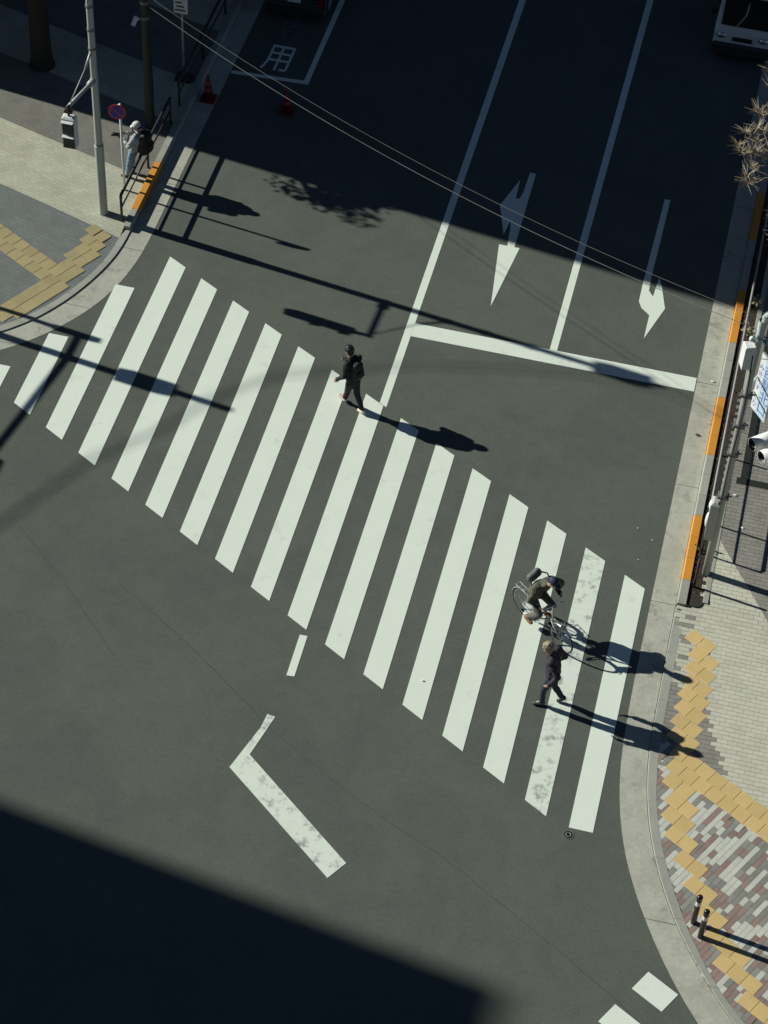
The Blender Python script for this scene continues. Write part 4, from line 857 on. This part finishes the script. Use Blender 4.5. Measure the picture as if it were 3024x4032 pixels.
# ------------------------------------------------------------------ vehicles
def van(name, x0, x1, y0, y1, h, paint, label, front=True):
    """small box van, its near face (front or rear) on y0"""
    t_ = thing(name, ((x0+x1)/2, (y0+y1)/2, 0), label, 'van'); cx = (x0+x1)/2
    sl = .34 if front else .08; zb, zw = .32, .95
    def sect(y, inset, z0, z1): return [(x0+inset, y, z0), (x1-inset, y, z0), (x1-inset, y, z1), (x0+inset, y, z1)]
    b = MB(); prof = [(y0+.02, zb), (y0, zb+.1), (y0+.02, zw-.06), (y0+.07, zw), (y0+sl, h-.12), (y0+sl+.18, h-.02), (y0+.9, h), (y1-.2, h), (y1, h-.15), (y1, zb)]
    V = []; n = len(prof)
    for s, x in ((0, x0), (1, x1)):
        sg_ = 1 if s == 0 else -1
        for y, z in prof: V.append((x+sg_*(.06 if z > zw+.02 else .0), y, z))
        for y, z in prof: V.append((x+sg_*((.06 if z > zw+.02 else 0)+.05), y+(.035 if y < (y0+y1)/2 else -.035)*(1 if z < h-.05 else 0), z+(.03 if z > h-.06 else 0)))
    F = []
    for i in range(n):
        j = (i+1) % n
        F.append((i, n+i, n+j, j)[::-1]); F.append((2*n+i, 2*n+j, 3*n+j, 3*n+i)[::-1]); F.append((n+i, 3*n+i, 3*n+j, n+j)[::-1])
    F.append(tuple(range(n))); F.append(tuple(2*n+i for i in range(n-1, -1, -1)))
    b.add(V, F); body = b.build('body', paint, t_)
    def onface(xa, xb, za, zb_, off, nm, m, par):      # pane lying on the slanted upper face
        f = lambda z: y0+.07+(z-zw)/(h-.12-zw)*(sl-.07)-off
        return MB().add([(xa, f(za), za), (xb, f(za), za), (xb, f(zb_), zb_), (xa, f(zb_), zb_), (xa, f(za)+.03, za), (xb, f(za)+.03, za), (xb, f(zb_)+.03, zb_), (xa, f(zb_)+.03, zb_)], [(0, 1, 2, 3), (7, 6, 5, 4), (0, 4, 5, 1), (1, 5, 6, 2), (2, 6, 7, 3), (3, 7, 4, 0)]).build(nm, m, par)
    onface(x0+.14, x1-.14, zw+.035, h-.16, .012, 'windscreen' if front else 'rear_window', M['glass'], t_)
    bm_ = MB().box((x0+.0, y0-.06, .2), (x1, y0+.3, .5), .04).build('bumper', M['darkvan'] if front else M['darkvan'], t_)
    if front:
        for x in (x0+.2, x1-.2): MB().ell((x, y0+.0, .72), (.13, .05, .085), 12, 8).build('headlight', M['chrome'], t_, True)
        b = MB(); b.box((cx-.25, y0-.012, .60), (cx+.25, y0+.03, .70)); b.build('grille', M['black'], t_)
        b = MB(); b.tube([(x0+.52, y0+.045, zw+.03), (x0+.72, y0+.16, zw+.34), (x0+.75, y0+.24, zw+.66)], .018, 6); b.build('wiper', M['steel'], t_, True)
        for s, x in ((-1, x0), (1, x1)):
            b = MB(); b.ell((x+s*.1, y0+.42, 1.12), (.06, .05, .11), 10, 8); b.tube([(x, y0+.45, 1.08), (x+s*.08, y0+.43, 1.1)], .02, 6); b.build('wing_mirror', M['black'], t_, True)
    else:
        for x in (x0+.09, x1-.09): MB().box((x-.06, y0-.03, .58), (x+.06, y0+.05, .98), .02).build('tail_light', M['lampred'], t_)
        MB().box((cx-.165, y0-.075, .6), (cx+.165, y0-.004, .77)).build('number_plate', M['white'], t_)
        b = MB(); b.box((x0+.1, y0-.012, .53), (x1-.1, y0+.02, .55)); b.box((x0+.12, y0-.005, .99), (x1-.12, y0+.03, 1.005)); b.build('trim', M['chrome'], t_)
    for s, x in ((-1, x0), (1, x1)):
        MB().box((x-.004 if s < 0 else x-.056+.0, y0+.62, zw+.08), (x+.056 if s < 0 else x+.004, y1-.35, h-.2)).build('side_window', M['glass'], t_)
        for y in (y0+.55, y1-.6):
            b = MB(); b.tube([(x-s*.16, y, .28), (x+s*.004, y, .28)], .28, 20); w_ = b.build('wheel', M['tyre'], t_); MB().disc((x+s*.006, y, .28), .17, (1, 0, 0), .012, 18).build('rim', M['chrome'], w_)
    return t_
van('white_van', 13.64, 15.11, 11.86, 15.2, 1.86, M['vanwhite'], 'white van front half visible in the shaded lane beside the right kerb', True)
van('parked_van', 2.25, 3.82, 10.3, 13.6, 1.9, M['darkvan'], 'dark van rear in the shaded parking bay', False)

# ------------------------------------------------------------------ trees
def tree(name, base, trunk_h, r0, crown_r, nb, seed, label, mb_, mt, tufts, leaves=0, spread=1.0):
    R = random.Random(seed); base = Vector(base); t_ = thing(name, base, label, 'tree')
    b = MB(); top_ = base+Vector((R.uniform(-.1, .1), R.uniform(-.1, .1), trunk_h)); b.tube([base-UP*.1, base+UP*.25, base.lerp(top_, .5), top_], [r0*1.35, r0, r0*.85, r0*.65], 12); b.build('trunk', mb_, t_, True)
    br = MB(); tw = MB(); nd = MB()
    def grow(p, d, L, r, lev):
        n = 4; P = [p]; q = p
        for i in range(n):
            d = (d+Vector((R.uniform(-.25, .25), R.uniform(-.25, .25), R.uniform(-.12, .22)))).normalized(); q = q+d*(L/n); P.append(q)
        (br if lev < 2 else tw).tube(P, [r*(1-.55*i/n) for i in range(n+1)], 6 if lev < 2 else 4, False)
        if lev >= 3:
            for k in range(tufts):
                nd.cur = 0 if R.random() < .35 else 1; v = (d*.4+Vector((R.uniform(-1, 1), R.uniform(-1, 1), R.uniform(-.5, .7)))).normalized(); l = R.uniform(.12, .36); m1 = q+v*l*.5+Vector((0, 0, R.uniform(-.02, .02)))
                nd.tube([q, m1, q+v*l-UP*R.uniform(0, .05)], [.008, .006, .002], 3, False)
            for k in range(leaves):
                c = q+Vector((R.uniform(-1, 1), R.uniform(-1, 1), R.uniform(-1, 1)))*.22; s = R.uniform(.045, .085); x = Vector((R.uniform(-1, 1), R.uniform(-1, 1), R.uniform(-.5, .5))).normalized()*s; y = x.orthogonal().normalized()*s*.6
                nd.add([c-x, c+y, c+x, c-y], [(0, 1, 2, 3)])
            return
        for k in range(3 if lev else 4):
            t = R.uniform(.45, 1.0); pp_ = P[min(n, int(t*n)+1)]; dd = (d+Vector((R.uniform(-1, 1), R.uniform(-1, 1), R.uniform(-.35, .6)))*.85*spread).normalized(); grow(pp_, dd, L*R.uniform(.55, .75), r*.5, lev+1)
    for k in range(nb):
        a = 2*PI*(k+R.uniform(-.3, .3))/nb; d = Vector((math.cos(a), math.sin(a), R.uniform(.25, .9))).normalized(); grow(base.lerp(top_, R.uniform(.75, 1)), d, crown_r*R.uniform(.42, .6), r0*.45, 0)
    br.build('limbs', mb_, t_, True); tag(tw.build('twigs', mt, t_, True), kind='stuff'); tag(nd.build('tufts' if not leaves else 'leaves', [M['twig2'], M['twig']] if not leaves else M['leaf'], t_), kind='stuff')
    return t_
tree('bare_tree', (17.25, 2.2, .1), 3.6, .10, 3.2, 9, 5, 'bare tree with pale spiky twigs at the right edge', M['twig'], M['twig'], 24, 0)
tree('street_tree', (-2.45, 6.5, .1), 4.2, .27, 2.3, 6, 12, 'thick dark tree trunk in the shade at the top left', M['bark'], M['bark'], 0, 20, .75)
